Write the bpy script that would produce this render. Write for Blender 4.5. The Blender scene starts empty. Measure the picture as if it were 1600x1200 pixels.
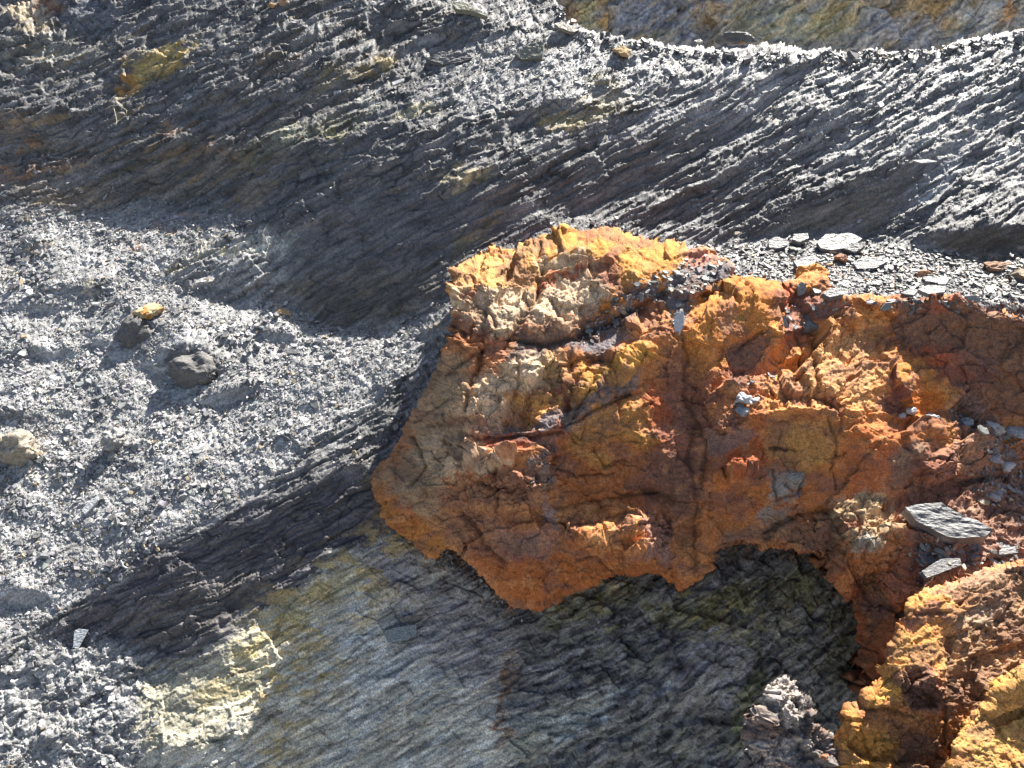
import bpy, math, random
import numpy as np
R = math.radians
rng = np.random.default_rng(7)
random.seed(7)
S = bpy.context.scene
COL = S.collection

# ------------------------------------------------------------------ camera
F = 1232.0                      # focal length in photo pixels (1600 wide)
PITCH = R(-18.0)
CAM = np.array([0.0, 0.0, 1.6])
cd = bpy.data.cameras.new("camera"); cam = bpy.data.objects.new("camera", cd); COL.objects.link(cam)
cd.sensor_width = 36.0; cd.lens = 36.0 * F / 1600.0
cd.clip_start = 0.05; cd.clip_end = 5000
cam.location = CAM; cam.rotation_euler = (R(90) + PITCH, 0, 0)
S.camera = cam

# ------------------------------------------------------------------ light
SUN_EL, SUN_AZ = R(52.0), R(38.0)      # azimuth measured from +Y (view) towards +X
SUN = np.array([math.cos(SUN_EL) * math.sin(SUN_AZ), math.cos(SUN_EL) * math.cos(SUN_AZ), math.sin(SUN_EL)])
w = bpy.data.worlds.new("World"); S.world = w; w.use_nodes = True
nt = w.node_tree; nt.nodes.clear()
sky = nt.nodes.new("ShaderNodeTexSky"); sky.sky_type = 'NISHITA'; sky.sun_disc = False
sky.sun_elevation = SUN_EL; sky.sun_rotation = SUN_AZ
sky.altitude = 600; sky.dust_density = 3.0; sky.ozone_density = 0.3
bg = nt.nodes.new("ShaderNodeBackground"); bg.inputs['Strength'].default_value = 0.052
wo = nt.nodes.new("ShaderNodeOutputWorld")
nt.links.new(sky.outputs[0], bg.inputs[0]); nt.links.new(bg.outputs[0], wo.inputs[0])
sd = bpy.data.lights.new("sun", 'SUN'); sd.energy = 5.0; sd.angle = R(0.5); sd.color = (1.0, 0.95, 0.87)
sun = bpy.data.objects.new("sun", sd); COL.objects.link(sun)
sun.rotation_euler = (R(90) - SUN_EL, 0, math.pi - SUN_AZ)
sun.location = (3, 3, 8)
S.view_settings.view_transform = 'Standard'; S.view_settings.look = 'None'
S.view_settings.exposure = 1.65; S.view_settings.gamma = 1.0
S.cycles.max_bounces = 5; S.cycles.diffuse_bounces = 3; S.cycles.glossy_bounces = 2

# ------------------------------------------------------------------ helpers: numbers
cp, sp = math.cos(PITCH), math.sin(PITCH)
def ray(px, py):
    x = (px - 800.0) / F; z = -(py - 600.0) / F; o = np.ones_like(x)
    return np.stack([x, o * cp - z * sp, o * sp + z * cp], -1)
RX = np.array([1.0 / F, 0, 0]); RY = np.array([0, sp / F, -cp / F])

_perm = np.random.default_rng(3).permutation(4096).astype(np.int64)
def _h(ix, iy, seed):
    return _perm[(_perm[(ix + seed * 131) & 4095] + iy) & 4095]
_ga = _perm.astype(np.float32) / 4096 * 2 * np.pi
_gx, _gy = np.cos(_ga), np.sin(_ga)
def perlin(x, y, seed=0):
    x = np.asarray(x, np.float32); y = np.asarray(y, np.float32)
    x0 = np.floor(x).astype(np.int64); y0 = np.floor(y).astype(np.int64)
    fx = x - x0; fy = y - y0
    u = fx * fx * fx * (fx * (fx * 6 - 15) + 10); v = fy * fy * fy * (fy * (fy * 6 - 15) + 10)
    def g(i, j):
        k = _h(x0 + i, y0 + j, seed)
        return _gx[k] * (fx - i) + _gy[k] * (fy - j)
    a = g(0, 0); b = g(1, 0); c = g(0, 1); d = g(1, 1)
    return 1.5 * ((a + (b - a) * u) * (1 - v) + (c + (d - c) * u) * v)
def fbm(x, y, o=4, seed=0, gain=0.5):
    r = 0; a = 1.0; s = 1.0
    for k in range(o):
        r = r + a * perlin(x * s, y * s, seed + k * 7); a *= gain; s *= 2.03
    return r
def cells(x, y, seed=0):
    """returns offset to nearest feature point (dx,dy), border distance f2-f1, cell id"""
    x = np.asarray(x, np.float32); y = np.asarray(y, np.float32)
    x0 = np.floor(x).astype(np.int64); y0 = np.floor(y).astype(np.int64)
    f1 = np.full(x.shape, 9.0, np.float32); f2 = f1.copy()
    bx = np.zeros_like(f1); by = np.zeros_like(f1); bid = np.zeros(x.shape, np.int64)
    for i in (-1, 0, 1):
        for j in (-1, 0, 1):
            k = _h(x0 + i, y0 + j, seed); k2 = _perm[(k + 77) & 4095]
            dx = x - (x0 + i + k / 4096.0); dy = y - (y0 + j + k2 / 4096.0)
            d = dx * dx + dy * dy
            m = d < f1
            f2 = np.where(m, f1, np.minimum(f2, d)); f1 = np.where(m, d, f1)
            bx = np.where(m, dx, bx); by = np.where(m, dy, by); bid = np.where(m, k, bid)
    return bx, by, np.sqrt(f2) - np.sqrt(f1), bid
def facet(x, y, seed=0, gx=1.0, gy=1.0, step=0.3):
    """broken-rock relief: every cell is a tilted plane at a height of its own"""
    dx, dy, e, k = cells(x, y, seed)
    a = _perm[(k + 11) & 4095] / 2048.0 - 1; b = _perm[(k + 501) & 4095] / 2048.0 - 1; c = _perm[(k + 903) & 4095] / 2048.0 - 1
    return (a * dx * gx + b * dy * gy + c * step).astype(np.float32), e, k

def pip(poly, X, Y):
    ins = np.zeros(X.shape, bool); n = len(poly)
    for i in range(n):
        x1, y1 = poly[i]; x2, y2 = poly[(i + 1) % n]
        if y1 == y2: continue
        c = (y1 > Y) != (y2 > Y)
        ins ^= c & (X < (x2 - x1) * (Y - y1) / (y2 - y1) + x1)
    return ins
def segdist(pts, X, Y, closed=False):
    d = np.full(X.shape, 1e9, np.float32); n = len(pts)
    for i in range(n if closed else n - 1):
        x1, y1 = pts[i]; x2, y2 = pts[(i + 1) % n]
        vx, vy = x2 - x1, y2 - y1; l = vx * vx + vy * vy + 1e-9
        t = np.clip(((X - x1) * vx + (Y - y1) * vy) / l, 0, 1)
        d = np.minimum(d, (X - x1 - t * vx) ** 2 + (Y - y1 - t * vy) ** 2)
    return np.sqrt(d)
def smooth(a, b, x):
    t = np.clip((x - a) / (b - a), 0, 1); return t * t * (3 - 2 * t)
def blur(a, s):
    if s < 0.3: return a
    n = int(3 * s) + 1; k = np.exp(-0.5 * (np.arange(-n, n + 1) / s) ** 2); k /= k.sum()
    for ax in (0, 1):
        p = [(0, 0)] * a.ndim; p[ax] = (n, n)
        q = np.pad(a, p, mode='edge')
        o = np.zeros_like(a, dtype=np.float64)
        for i, kk in enumerate(k):
            sl = [slice(None)] * a.ndim; sl[ax] = slice(i, i + a.shape[ax]); o += kk * q[tuple(sl)]
        a = o
    return a
def poisson(gx, gy, L0, lam):
    """least-squares surface whose slopes are gx, gy, held softly to L0 (grid units)"""
    H, W = L0.shape
    ex = 0.5 * (gx[:, 1:] + gx[:, :-1]); ey = 0.5 * (gy[1:] + gy[:-1])
    div = np.zeros((H, W)); div[:, :-1] += ex; div[:, 1:] -= ex; div[:-1] += ey; div[1:] -= ey
    rhs = div - lam * L0
    m = np.concatenate([rhs, rhs[::-1]], 0); m = np.concatenate([m, m[:, ::-1]], 1)
    f = np.fft.rfft2(m)
    ky = 2 * np.cos(2 * np.pi * np.fft.fftfreq(2 * H)) - 2; kx = 2 * np.cos(2 * np.pi * np.fft.rfftfreq(2 * W)) - 2
    den = ky[:, None] + kx[None] - lam
    return np.fft.irfft2(f / den, s=(2 * H, 2 * W))[:H, :W]
def sample(a, u, v):
    """cubic lookup of map a at column u, row v"""
    H, W = a.shape[:2]
    u = np.clip(u, 1, W - 2.001); v = np.clip(v, 1, H - 2.001)
    i = np.floor(u).astype(int); j = np.floor(v).astype(int); i = np.minimum(i, W - 3); j = np.minimum(j, H - 3)
    fu = u - i; fv = v - j
    def wts(t):
        return (-.5 * t + t * t - .5 * t ** 3, 1 - 2.5 * t * t + 1.5 * t ** 3, .5 * t + 2 * t * t - 1.5 * t ** 3, -.5 * t * t + .5 * t ** 3)
    wu, wv = wts(fu), wts(fv); r = 0
    for b in range(4):
        q = 0
        for c in range(4): 
            z = a[j + b - 1, i + c - 1]; q = q + (z * wu[c][..., None] if a.ndim == 3 else z * wu[c])
        r = r + (q * wv[b][..., None] if a.ndim == 3 else q * wv[b])
    return r
def bil(a, u, v):
    H, W = a.shape[:2]
    u = np.clip(u, 0, W - 1.001); v = np.clip(v, 0, H - 1.001)
    i = u.astype(int); j = v.astype(int); fu = u - i; fv = v - j
    if a.ndim == 3: fu = fu[..., None]; fv = fv[..., None]
    return (a[j, i] * (1 - fu) + a[j, i + 1] * fu) * (1 - fv) + (a[j + 1, i] * (1 - fu) + a[j + 1, i + 1] * fu) * fv

class Sheet:
    """A rock surface described over the window of directions it is seen in; everything ends as metres in the world."""
    def __init__(s, x0, y0, x1, y1, step):
        s.x0, s.y0, s.st = x0, y0, step
        s.W = int((x1 - x0) / step) + 1; s.H = int((y1 - y0) / step) + 1
        s.X, s.Y = np.meshgrid(x0 + step * np.arange(s.W), y0 + step * np.arange(s.H))
        s.maps = {}
    def new(s, name, val): s.maps[name] = np.zeros((s.H, s.W) + ((3,) if isinstance(val, tuple) else ())) + val
    def paint(s, poly, feather=6, k=1.0, **vals):
        xs = [p[0] for p in poly]; ys = [p[1] for p in poly]; pad = 3 * feather + 8
        i0 = max(0, int((min(xs) - pad - s.x0) / s.st)); i1 = min(s.W, int((max(xs) + pad - s.x0) / s.st) + 2)
        j0 = max(0, int((min(ys) - pad - s.y0) / s.st)); j1 = min(s.H, int((max(ys) + pad - s.y0) / s.st) + 2)
        if i1 - i0 < 2 or j1 - j0 < 2: return
        sl = (slice(j0, j1), slice(i0, i1)); X, Y = s.X[sl], s.Y[sl]
        m = np.zeros(X.shape)
        for ox, oy in ((-.25, -.25), (.25, -.25), (-.25, .25), (.25, .25)):
            m += pip(poly, X + ox * s.st, Y + oy * s.st) * .25
        m = blur(m, feather / s.st) * k
        for n, v in vals.items():
            a = s.maps[n]; mm = m[..., None] if a.ndim == 3 else m
            a[sl] = a[sl] * (1 - mm) + np.array(v) * mm
    def at(s, name, X, Y, cubic=False):
        return (sample if cubic else bil)(s.maps[name], (X - s.x0) / s.st, (Y - s.y0) / s.st)
    def solve(s, L0, ell):
        t = np.radians(s.maps['t']); az = np.radians(s.maps['az'])
        n = np.stack([np.sin(t) * np.sin(az), -np.sin(t) * np.cos(az), np.cos(t)], -1)
        r = ray(s.X, s.Y); nr = (n * r).sum(-1)
        nr = np.minimum(nr, -0.14)
        gx = -(n @ RX) / nr * s.st; gy = -(n @ RY) / nr * s.st
        lim = 6.0 / F * s.st
        gx = np.clip(gx, -lim, lim); gy = np.clip(gy, -lim, lim)
        L = poisson(gx, gy, L0, (s.st / ell) ** 2)
        s.maps['L'] = L
        return L

# ------------------------------------------------------------------ helpers: Blender
def tag(o, label=None, cat=None, group=None, kind=None):
    if label: o['label'] = label
    if cat: o['category'] = cat
    if group: o['group'] = group
    if kind: o['kind'] = kind
    return o
def mesh_obj(name, V, loops, starts, mat, col=None, smooth_=True, parent=None):
    me = bpy.data.meshes.new(name)
    V = np.ascontiguousarray(V, np.float32); me.vertices.add(len(V)); me.vertices.foreach_set('co', V.ravel())
    me.loops.add(len(loops)); me.loops.foreach_set('vertex_index', np.asarray(loops, np.int32))
    me.polygons.add(len(starts)); me.polygons.foreach_set('loop_start', np.asarray(starts, np.int32))
    me.update(calc_edges=True)
    me.polygons.foreach_set('use_smooth', np.full(len(starts), smooth_, bool))
    if col is not None:
        a = me.color_attributes.new('Col', 'FLOAT_COLOR', 'POINT')
        c = np.ones((len(V), 4), np.float32); c[:, :col.shape[1]] = col; a.data.foreach_set('color', c.ravel())
    me.materials.append(mat)
    o = bpy.data.objects.new(name, me); COL.objects.link(o)
    if parent: o.parent = parent
    return o
def grid_mesh(name, P, keep, mat, col, skirt=None, aux=None):
    """P HxWx3, keep HxW bool; skirt: list of (offset function) rings added behind the rim"""
    H, W = keep.shape
    q = keep[:-1, :-1] & keep[1:, :-1] & keep[:-1, 1:] & keep[1:, 1:]
    j, i = np.nonzero(q)
    a = j * W + i; quads = np.stack([a, a + W, a + W + 1, a + 1], 1)
    used = np.zeros(H * W, bool); used[quads.ravel()] = True
    idx = np.full(H * W, -1, np.int64); idx[used] = np.arange(used.sum())
    V = P.reshape(-1, 3)[used]; C = col.reshape(-1, col.shape[-1])[used]
    Q = idx[quads]
    if skirt:
        e = np.concatenate([Q[:, [0, 1]], Q[:, [1, 2]], Q[:, [2, 3]], Q[:, [3, 0]]])
        key = np.sort(e, 1); key = key[:, 0] * len(V) + key[:, 1]
        _, inv, cnt = np.unique(key, return_inverse=True, return_counts=True)
        b = e[cnt[inv] == 1]; rim = np.unique(b); base = V[rim]; m = np.full(len(V), -1, np.int64)
        inw = aux.reshape(-1, 3)[used][rim]; inw = inw / (np.linalg.norm(inw, axis=1, keepdims=True) + 1e-6)
        r = base - CAM; r = r / np.linalg.norm(r, axis=1, keepdims=True)
        cm = np.median(C[rim], axis=0); m[rim] = np.arange(len(rim)); b0 = m[b]; prev = rim; extra = []
        for dep in skirt:
            nv = base + r * dep + inw * (dep * .22)
            q = nv * 9; amp = min(dep * .35, .022)
            f1 = fbm(q[:, 0] + q[:, 1] * .7, q[:, 2] * 1.3 + q[:, 1] * 1.1, 4, 301); f2 = fbm(q[:, 2] + q[:, 1] * .9 + 5, q[:, 0] * 1.2 - q[:, 1], 4, 302)
            nv = nv + inw * (amp * (.6 + f1))[:, None] + np.cross(r, inw) * (amp * f2)[:, None]
            k = min(1.0, dep / .06) * .9; cc = C[rim] * (1 - k) + cm * k
            cc = cc * (1 + .4 * fbm(q[:, 0] * 3 + q[:, 1] * 2, q[:, 2] * 3 - q[:, 1], 4, 303))[:, None]
            st = len(V); V = np.concatenate([V, nv]); C = np.concatenate([C, np.clip(cc, .01, .9)])
            cur = st + np.arange(len(rim))
            extra.append(np.stack([prev[b0[:, 1]], prev[b0[:, 0]], cur[b0[:, 0]], cur[b0[:, 1]]], 1)); prev = cur
        Q = np.concatenate([Q] + extra)
    return mesh_obj(name, V, Q.ravel(), np.arange(len(Q)) * 4, mat, C)
def normals(P):
    du = np.gradient(P, axis=1); dv = np.gradient(P, axis=0)
    n = np.cross(dv, du); return n / (np.linalg.norm(n, axis=-1, keepdims=True) + 1e-12)

def rock_mat(name, rough=(0.5, 0.8), spec=0.5, bump=0.4, scale=60.0, vary=0.35, fine=4.0, sheen=0):
    m = bpy.data.materials.new(name); m.use_nodes = True; t = m.node_tree; N = t.nodes; Lk = t.links
    b = N['Principled BSDF']; at = N.new('ShaderNodeAttribute'); at.attribute_name = 'Col'
    tc = N.new('ShaderNodeTexCoord')
    n1 = N.new('ShaderNodeTexNoise'); n1.inputs['Scale'].default_value = scale; n1.inputs['Detail'].default_value = 6; n1.inputs['Roughness'].default_value = .65
    Lk.new(tc.outputs['Object'], n1.inputs['Vector'])
    mr = N.new('ShaderNodeMapRange'); mr.inputs[1].default_value = .25; mr.inputs[2].default_value = .75
    mr.inputs[3].default_value = 1 - vary; mr.inputs[4].default_value = 1 + vary
    Lk.new(n1.outputs[0], mr.inputs[0])
    mx = N.new('ShaderNodeVectorMath'); mx.operation = 'SCALE'
    Lk.new(at.outputs['Color'], mx.inputs[0]); Lk.new(mr.outputs[0], mx.inputs['Scale'])
    Lk.new(mx.outputs[0], b.inputs['Base Color'])
    n2 = N.new('ShaderNodeTexNoise'); n2.inputs['Scale'].default_value = scale * fine; n2.inputs['Detail'].default_value = 4; n2.inputs['Roughness'].default_value = .6
    Lk.new(tc.outputs['Object'], n2.inputs['Vector'])
    r = N.new('ShaderNodeMapRange'); r.inputs[1].default_value = .35; r.inputs[2].default_value = .65
    r.inputs[3].default_value = rough[0]; r.inputs[4].default_value = rough[1]
    Lk.new(n1.outputs[0], r.inputs[0]); Lk.new(r.outputs[0], b.inputs['Roughness'])
    ad = N.new('ShaderNodeMath'); ad.operation = 'MULTIPLY_ADD'; ad.inputs[1].default_value = .5
    Lk.new(n2.outputs[0], ad.inputs[0]); Lk.new(n1.outputs[0], ad.inputs[2])
    bp = N.new('ShaderNodeBump'); bp.inputs['Strength'].default_value = bump; bp.inputs['Distance'].default_value = 0.004
    Lk.new(ad.outputs[0], bp.inputs['Height']); Lk.new(bp.outputs[0], b.inputs['Normal'])
    b.inputs['Specular IOR Level'].default_value = spec
    return m
M_SLATE = rock_mat('slate', (0.42, 0.68), 0.45, 1.0, 160, 0.8, 2.2)
M_CHIP = rock_mat('slate_chip', (0.4, 0.65), 0.45, 0.25, 90, 0.3)
M_OCHRE = rock_mat('ochre_rock', (0.75, 0.95), 0.25, 1.0, 190, 0.65, 2.2)
M_CLIFF = rock_mat('cliff_rock', (0.6, 0.9), 0.3, 0.9, 30, 0.6, 3)

# palette (real surface colours)
SL = (.150, .147, .146); SL_D = (.085, .09, .10); SL_L = (.25, .26, .275); SL_W = (.22, .20, .17)
OCH = (.50, .235, .07); YEL = (.56, .33, .075)
CRM = (.52, .41, .24); BRN = (.20, .115, .065); DBR = (.085, .055, .04); PUR = (.15, .10, .10)
BY = (.40, .33, .15); BG = (.22, .25, .265); OLV = (.17, .165, .07); QZ = (.58, .56, .48); RUST = (.22, .09, .03)

# ================================================================== A: the hillside
A = Sheet(-440, -350, 1940, 1440, 4)
A.new('t', 37.); A.new('az', 0.); A.new('col', SL); A.new('scree', 0.25); A.new('slate', 1.0); A.new('fac', 0.3); A.new('grav', 0.0)
P_ = A.paint
# --- top left
P_([(-450, -360), (860, -360), (870, 10), (640, 110), (420, 170), (200, 290), (-450, 330)], 20, t=42, scree=.25, slate=1.35)
P_([(-450, -360), (200, -360), (210, 30), (120, 60), (60, 130), (-450, 150)], 15, t=46, az=8, slate=.5, fac=1.2, scree=.2)
P_([(100, 20), (200, 0), (190, 30), (150, 48), (110, 50)], 5, t=75, fac=.8)
P_([(0, 0), (60, 0), (100, 35), (90, 60), (40, 40), (0, 30)], 6, t=35, az=15)
P_([(0, 60), (60, 55), (85, 75), (60, 90), (0, 85)], 6, t=64)
P_([(560, 10), (640, 15), (620, 60), (590, 70), (560, 40)], 6, t=80, slate=.4, fac=1)
P_([(620, 20), (720, 20), (760, 50), (700, 60), (620, 60)], 6, t=66, fac=1)
P_([(400, 30), (480, 20), (560, 50), (600, 75), (470, 60)], 8, t=38)
P_([(640, 0), (860, 0), (880, 40), (760, 40), (700, 15)], 8, t=34, scree=.5, slate=.6)
P_([(0, 160), (35, 175), (50, 195), (0, 195)], 5, t=80)
P_([(0, 205), (30, 200), (35, 215), (0, 220)], 5, t=78)
P_([(120, 95), (150, 92), (145, 108), (118, 105)], 4, t=76)
P_([(60, 205), (120, 195), (200, 175), (180, 215), (90, 250), (50, 240)], 8, t=62)
P_([(150, 150), (230, 110), (300, 90), (310, 72), (210, 90), (190, 110)], 5, t=58, slate=.4, fac=1.0)
# rust-yellow crust
P_([(188, 130), (205, 115), (230, 85), (275, 75), (308, 78), (306, 86), (270, 100), (225, 125), (195, 150), (183, 146)], 4, t=48, slate=.2, fac=1.0, az=0)
P_([(195, 150), (230, 122), (270, 100), (300, 88), (275, 112), (235, 135), (190, 168)], 3, t=82)
# dark concave band
P_([(110, 235), (190, 175), (260, 150), (330, 125), (420, 105), (400, 150), (300, 190), (205, 240), (150, 260)], 10, t=45, slate=1.3)
P_([(192, 250), (215, 238), (330, 215), (420, 160), (540, 118), (622, 105), (640, 122), (540, 150), (420, 188), (360, 215), (440, 232), (400, 262), (330, 300), (262, 322), (215, 312), (196, 296)], 5, t=68, slate=1.1)
P_([(400, 120), (470, 108), (600, 95), (610, 104), (500, 122), (410, 150)], 5, t=56)
P_([(300, 150), (390, 130), (380, 165), (320, 190)], 6, t=70)
# ridge highlights running down to the left
P_([(340, 215), (420, 185), (540, 150), (640, 130), (760, 110), (860, 100), (900, 130), (760, 165), (640, 175), (520, 190), (400, 225), (330, 250)], 10, t=38, scree=.4)
P_([(650, 120), (760, 90), (850, 60), (960, 70), (1250, 85), (1270, 100), (1000, 140), (880, 160), (760, 170), (660, 160)], 14, t=35, scree=.8, slate=.7)
P_([(440, 210), (560, 195), (700, 180), (860, 180), (880, 235), (800, 285), (600, 300), (430, 350), (380, 320), (400, 260)], 18, t=50, slate=1.15, scree=.15)
P_([(360, 235), (470, 215), (560, 215), (520, 260), (420, 290), (340, 300)], 10, t=60)
P_([(560, 255), (640, 240), (690, 262), (680, 290), (600, 300), (540, 290)], 8, t=66)
P_([(790, 150), (860, 160), (960, 150), (1010, 130), (1040, 150), (960, 175), (860, 205), (800, 240), (760, 220)], 10, t=48, fac=.7)
P_([(880, 168), (912, 160), (910, 188), (880, 192)], 3, t=80)
P_([(940, 135), (965, 130), (960, 150), (940, 150)], 3, t=78)
P_([(680, 285), (760, 265), (850, 245), (900, 235), (880, 300), (800, 330), (700, 345), (640, 330)], 12, t=56)
# large central shaded concave
P_([(418, 470), (408, 452), (432, 420), (430, 385), (470, 362), (540, 318), (620, 290), (700, 296), (800, 282), (850, 330), (790, 370), (735, 395), (700, 430), (695, 470), (640, 500), (565, 522), (500, 506), (455, 488)], 6, t=72, az=-12, slate=.75, scree=0)
P_([(700, 300), (800, 290), (860, 320), (830, 370), (740, 390), (720, 350)], 8, t=62)
# dark patch right of centre
P_([(858, 330), (870, 285), (960, 235), (1060, 195), (1130, 140), (1215, 100), (1285, 98), (1270, 125), (1190, 180), (1120, 225), (1060, 270), (1020, 300), (960, 322)], 7, t=67, az=-14, slate=.8, scree=0)
P_([(880, 200), (1000, 160), (1110, 120), (1150, 130), (1060, 190), (960, 235), (870, 262)], 12, t=52)
# right slope
P_([(960, 325), (1060, 275), (1200, 190), (1290, 110), (1400, 85), (1950, 20), (1950, 350), (1480, 345), (1300, 360), (1160, 372), (1000, 378)], 12, t=42, slate=1.2, scree=.3, az=-4)
P_([(1290, 100), (1480, 80), (1600, 45), (1950, 20), (1950, 120), (1560, 150), (1380, 210), (1280, 190)], 14, t=41, scree=.5, slate=1.2)
P_([(1130, 330), (1220, 235), (1290, 185), (1350, 165), (1345, 205), (1290, 245), (1240, 262), (1180, 320)], 7, t=62, fac=.6)
P_([(1170, 372), (1250, 330), (1330, 300), (1400, 262), (1440, 235), (1500, 205), (1540, 170), (1560, 190), (1500, 250), (1450, 295), (1400, 335), (1360, 372), (1260, 368)], 6, t=68, az=-10, slate=.5)
P_([(1060, 290), (1120, 275), (1180, 250), (1140, 300), (1070, 330)], 8, t=55)
P_([(1560, 120), (1600, 105), (1950, 90), (1950, 230), (1600, 230), (1570, 180)], 10, t=58, fac=.8)
P_([(1420, 345), (1480, 330), (1560, 320), (1950, 300), (1950, 345), (1600, 345), (1500, 350), (1450, 370)], 5, t=40)
P_([(1440, 378), (1470, 366), (1520, 356), (1600, 352), (1950, 352), (1950, 402), (1600, 402), (1500, 400), (1450, 392)], 3, t=92, slate=.4, scree=0)
# debris ledge
P_([(1000, 392), (1090, 385), (1200, 378), (1300, 372), (1400, 382), (1480, 400), (1600, 403), (1950, 403), (1950, 560), (1000, 560)], 6, t=15, slate=.15, scree=1.0, grav=1)
P_([(1490, 398), (1600, 395), (1950, 395), (1950, 470), (1600, 460), (1540, 430)], 8, t=28, fac=.8)
# --- left scree
P_([(-450, 330), (60, 335), (250, 322), (360, 330), (430, 380), (420, 440), (455, 490), (560, 525), (640, 505), (720, 470), (720, 540), (640, 610), (560, 650), (440, 740), (300, 830), (200, 885), (60, 985), (-450, 1060)], 9, t=24, slate=.22, scree=1.0, grav=0)
P_([(-450, 300), (0, 305), (120, 300), (210, 318), (100, 340), (-450, 350)], 8, t=44, slate=1)
P_([(240, 440), (330, 370), (430, 365), (440, 400), (410, 450), (440, 478), (360, 470), (290, 445)], 6, t=41, slate=1.5, scree=.1)
P_([(330, 440), (400, 410), (430, 420), (410, 455), (430, 470), (350, 458)], 6, t=62)
P_([(385, 370), (430, 368), (432, 395), (400, 400)], 5, t=30, fac=1)
P_([(0, 335), (90, 325), (160, 330), (80, 345), (0, 350)], 4, t=30)
P_([(5, 385), (30, 392), (85, 382), (80, 396), (20, 398)], 3, t=72)
P_([(70, 450), (120, 445), (180, 435), (150, 465), (80, 470)], 5, t=60, slate=1)
P_([(10, 480), (60, 475), (105, 480), (95, 488), (50, 487), (0, 486)], 3, t=72)
P_([(35, 548), (58, 540), (76, 545), (76, 560), (52, 562)], 2.5, t=84, fac=.5)
P_([(80, 548), (100, 540), (114, 548), (108, 560), (84, 560)], 2.5, t=80, fac=.5)
P_([(128, 512), (148, 514), (148, 530), (134, 528)], 2.5, t=84)
P_([(190, 512), (210, 505), (238, 505), (236, 518), (210, 534), (192, 530)], 3, t=82, slate=.2)
P_([(140, 532), (170, 532), (166, 546), (145, 545)], 2.5, t=78)
P_([(256, 575), (262, 545), (285, 535), (310, 540), (350, 572), (352, 585), (320, 598), (285, 592)], 3, t=70, slate=.1, fac=.6, scree=0)
P_([(258, 576), (285, 592), (310, 598), (300, 606), (272, 596), (230, 575), (215, 565)], 2.5, t=86)
P_([(310, 628), (340, 612), (390, 600), (410, 604), (375, 622), (350, 638), (322, 640)], 3, t=84)
P_([(340, 520), (365, 533), (370, 545), (350, 545)], 3, t=75)
P_([(405, 520), (430, 515), (460, 520), (455, 532), (420, 534)], 3, t=80)
P_([(655, 520), (700, 505), (705, 520), (670, 532), (655, 530)], 3, t=76)
P_([(545, 572), (590, 552), (584, 566), (556, 580)], 3, t=72)
P_([(0, 928), (30, 922), (78, 924), (70, 938), (45, 950), (15, 944), (0, 940)], 3, t=78)
P_([(0, 640), (25, 640), (60, 650), (40, 660), (0, 655)], 3, t=66, slate=1)
P_([(90, 642), (122, 640), (118, 652), (95, 652)], 3, t=72)
# slope between scree and boulder, striped
P_([(430, 745), (520, 660), (600, 600), (690, 520), (710, 530), (640, 650), (585, 745), (500, 745), (440, 760)], 8, t=50, slate=1.3, scree=.1)
# long shaded flank
P_([(230, 868), (275, 838), (340, 800), (420, 765), (500, 742), (585, 735), (600, 800), (608, 835), (560, 860), (420, 950), (300, 1046), (246, 1050), (205, 1012), (160, 985), (110, 975), (60, 1000), (20, 1040), (0, 1040), (60, 988), (120, 950), (185, 905)], 6, t=69, az=-22, slate=.95, scree=0)
P_([(290, 975), (420, 885), (560, 805), (612, 800), (608, 835), (560, 862), (420, 952), (330, 1030), (280, 1050)], 6, t=61)
P_([(255, 870), (268, 858), (290, 862), (300, 880), (262, 892)], 3, t=50, fac=1)
P_([(440, 740), (480, 700), (560, 640), (590, 650), (560, 700), (500, 730), (450, 752)], 8, t=58)
P_([(470, 620), (560, 560), (590, 575), (560, 610), (480, 650)], 8, t=46)
P_([(300, 910), (390, 880), (420, 870), (400, 895), (320, 930)], 4, t=52)
P_([(205, 940), (225, 925), (220, 945), (200, 960)], 3, t=40)
# lower left lit lumps
P_([(-450, 1060), (0, 1040), (60, 1000), (120, 985), (180, 1000), (230, 1060), (300, 1060), (310, 1120), (330, 1380), (-450, 1380)], 9, t=35, az=6, slate=.6, fac=1.3, scree=.25)
P_([(52, 1040), (80, 1030), (90, 1050), (70, 1070), (48, 1060)], 4, t=72)
P_([(25, 1150), (40, 1135), (90, 1150), (100, 1175), (80, 1180), (40, 1165)], 4, t=76)
P_([(0, 1100), (22, 1102), (20, 1112), (0, 1110)], 3, t=68)
P_([(100, 1115), (118, 1095), (120, 1080), (108, 1085), (96, 1105)], 3, t=66)
P_([(-450, 1170), (30, 1172), (110, 1190), (240, 1215), (240, 1380), (-450, 1380)], 10, t=30, scree=1, slate=.3)
P_([(150, 1030), (230, 1040), (240, 1060), (290, 1065), (230, 1075), (165, 1065)], 5, t=60)
# pale yellow and grey bedrock
P_([(255, 1060), (320, 1040), (420, 955), (540, 868), (608, 832), (640, 850), (690, 885), (760, 930), (812, 1000), (800, 1380), (200, 1380), (230, 1180)], 6, t=58, az=-8, slate=.6, fac=.7, scree=0)
P_([(215, 1060), (330, 1040), (385, 1000), (402, 1035), (380, 1060), (372, 1115), (350, 1140), (300, 1160), (200, 1170)], 6, t=30, az=12, slate=.35, fac=.6)
P_([(330, 985), (380, 950), (420, 925), (445, 930), (430, 950), (400, 985), (370, 1000)], 6, t=34, az=10, slate=.35)
P_([(288, 1160), (330, 1148), (350, 1155), (330, 1175), (300, 1175)], 4, t=42, fac=1.2)
P_([(350, 1170), (400, 1130), (390, 1160), (410, 1175), (470, 1210), (360, 1210)], 4, t=75, fac=.8)
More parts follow.
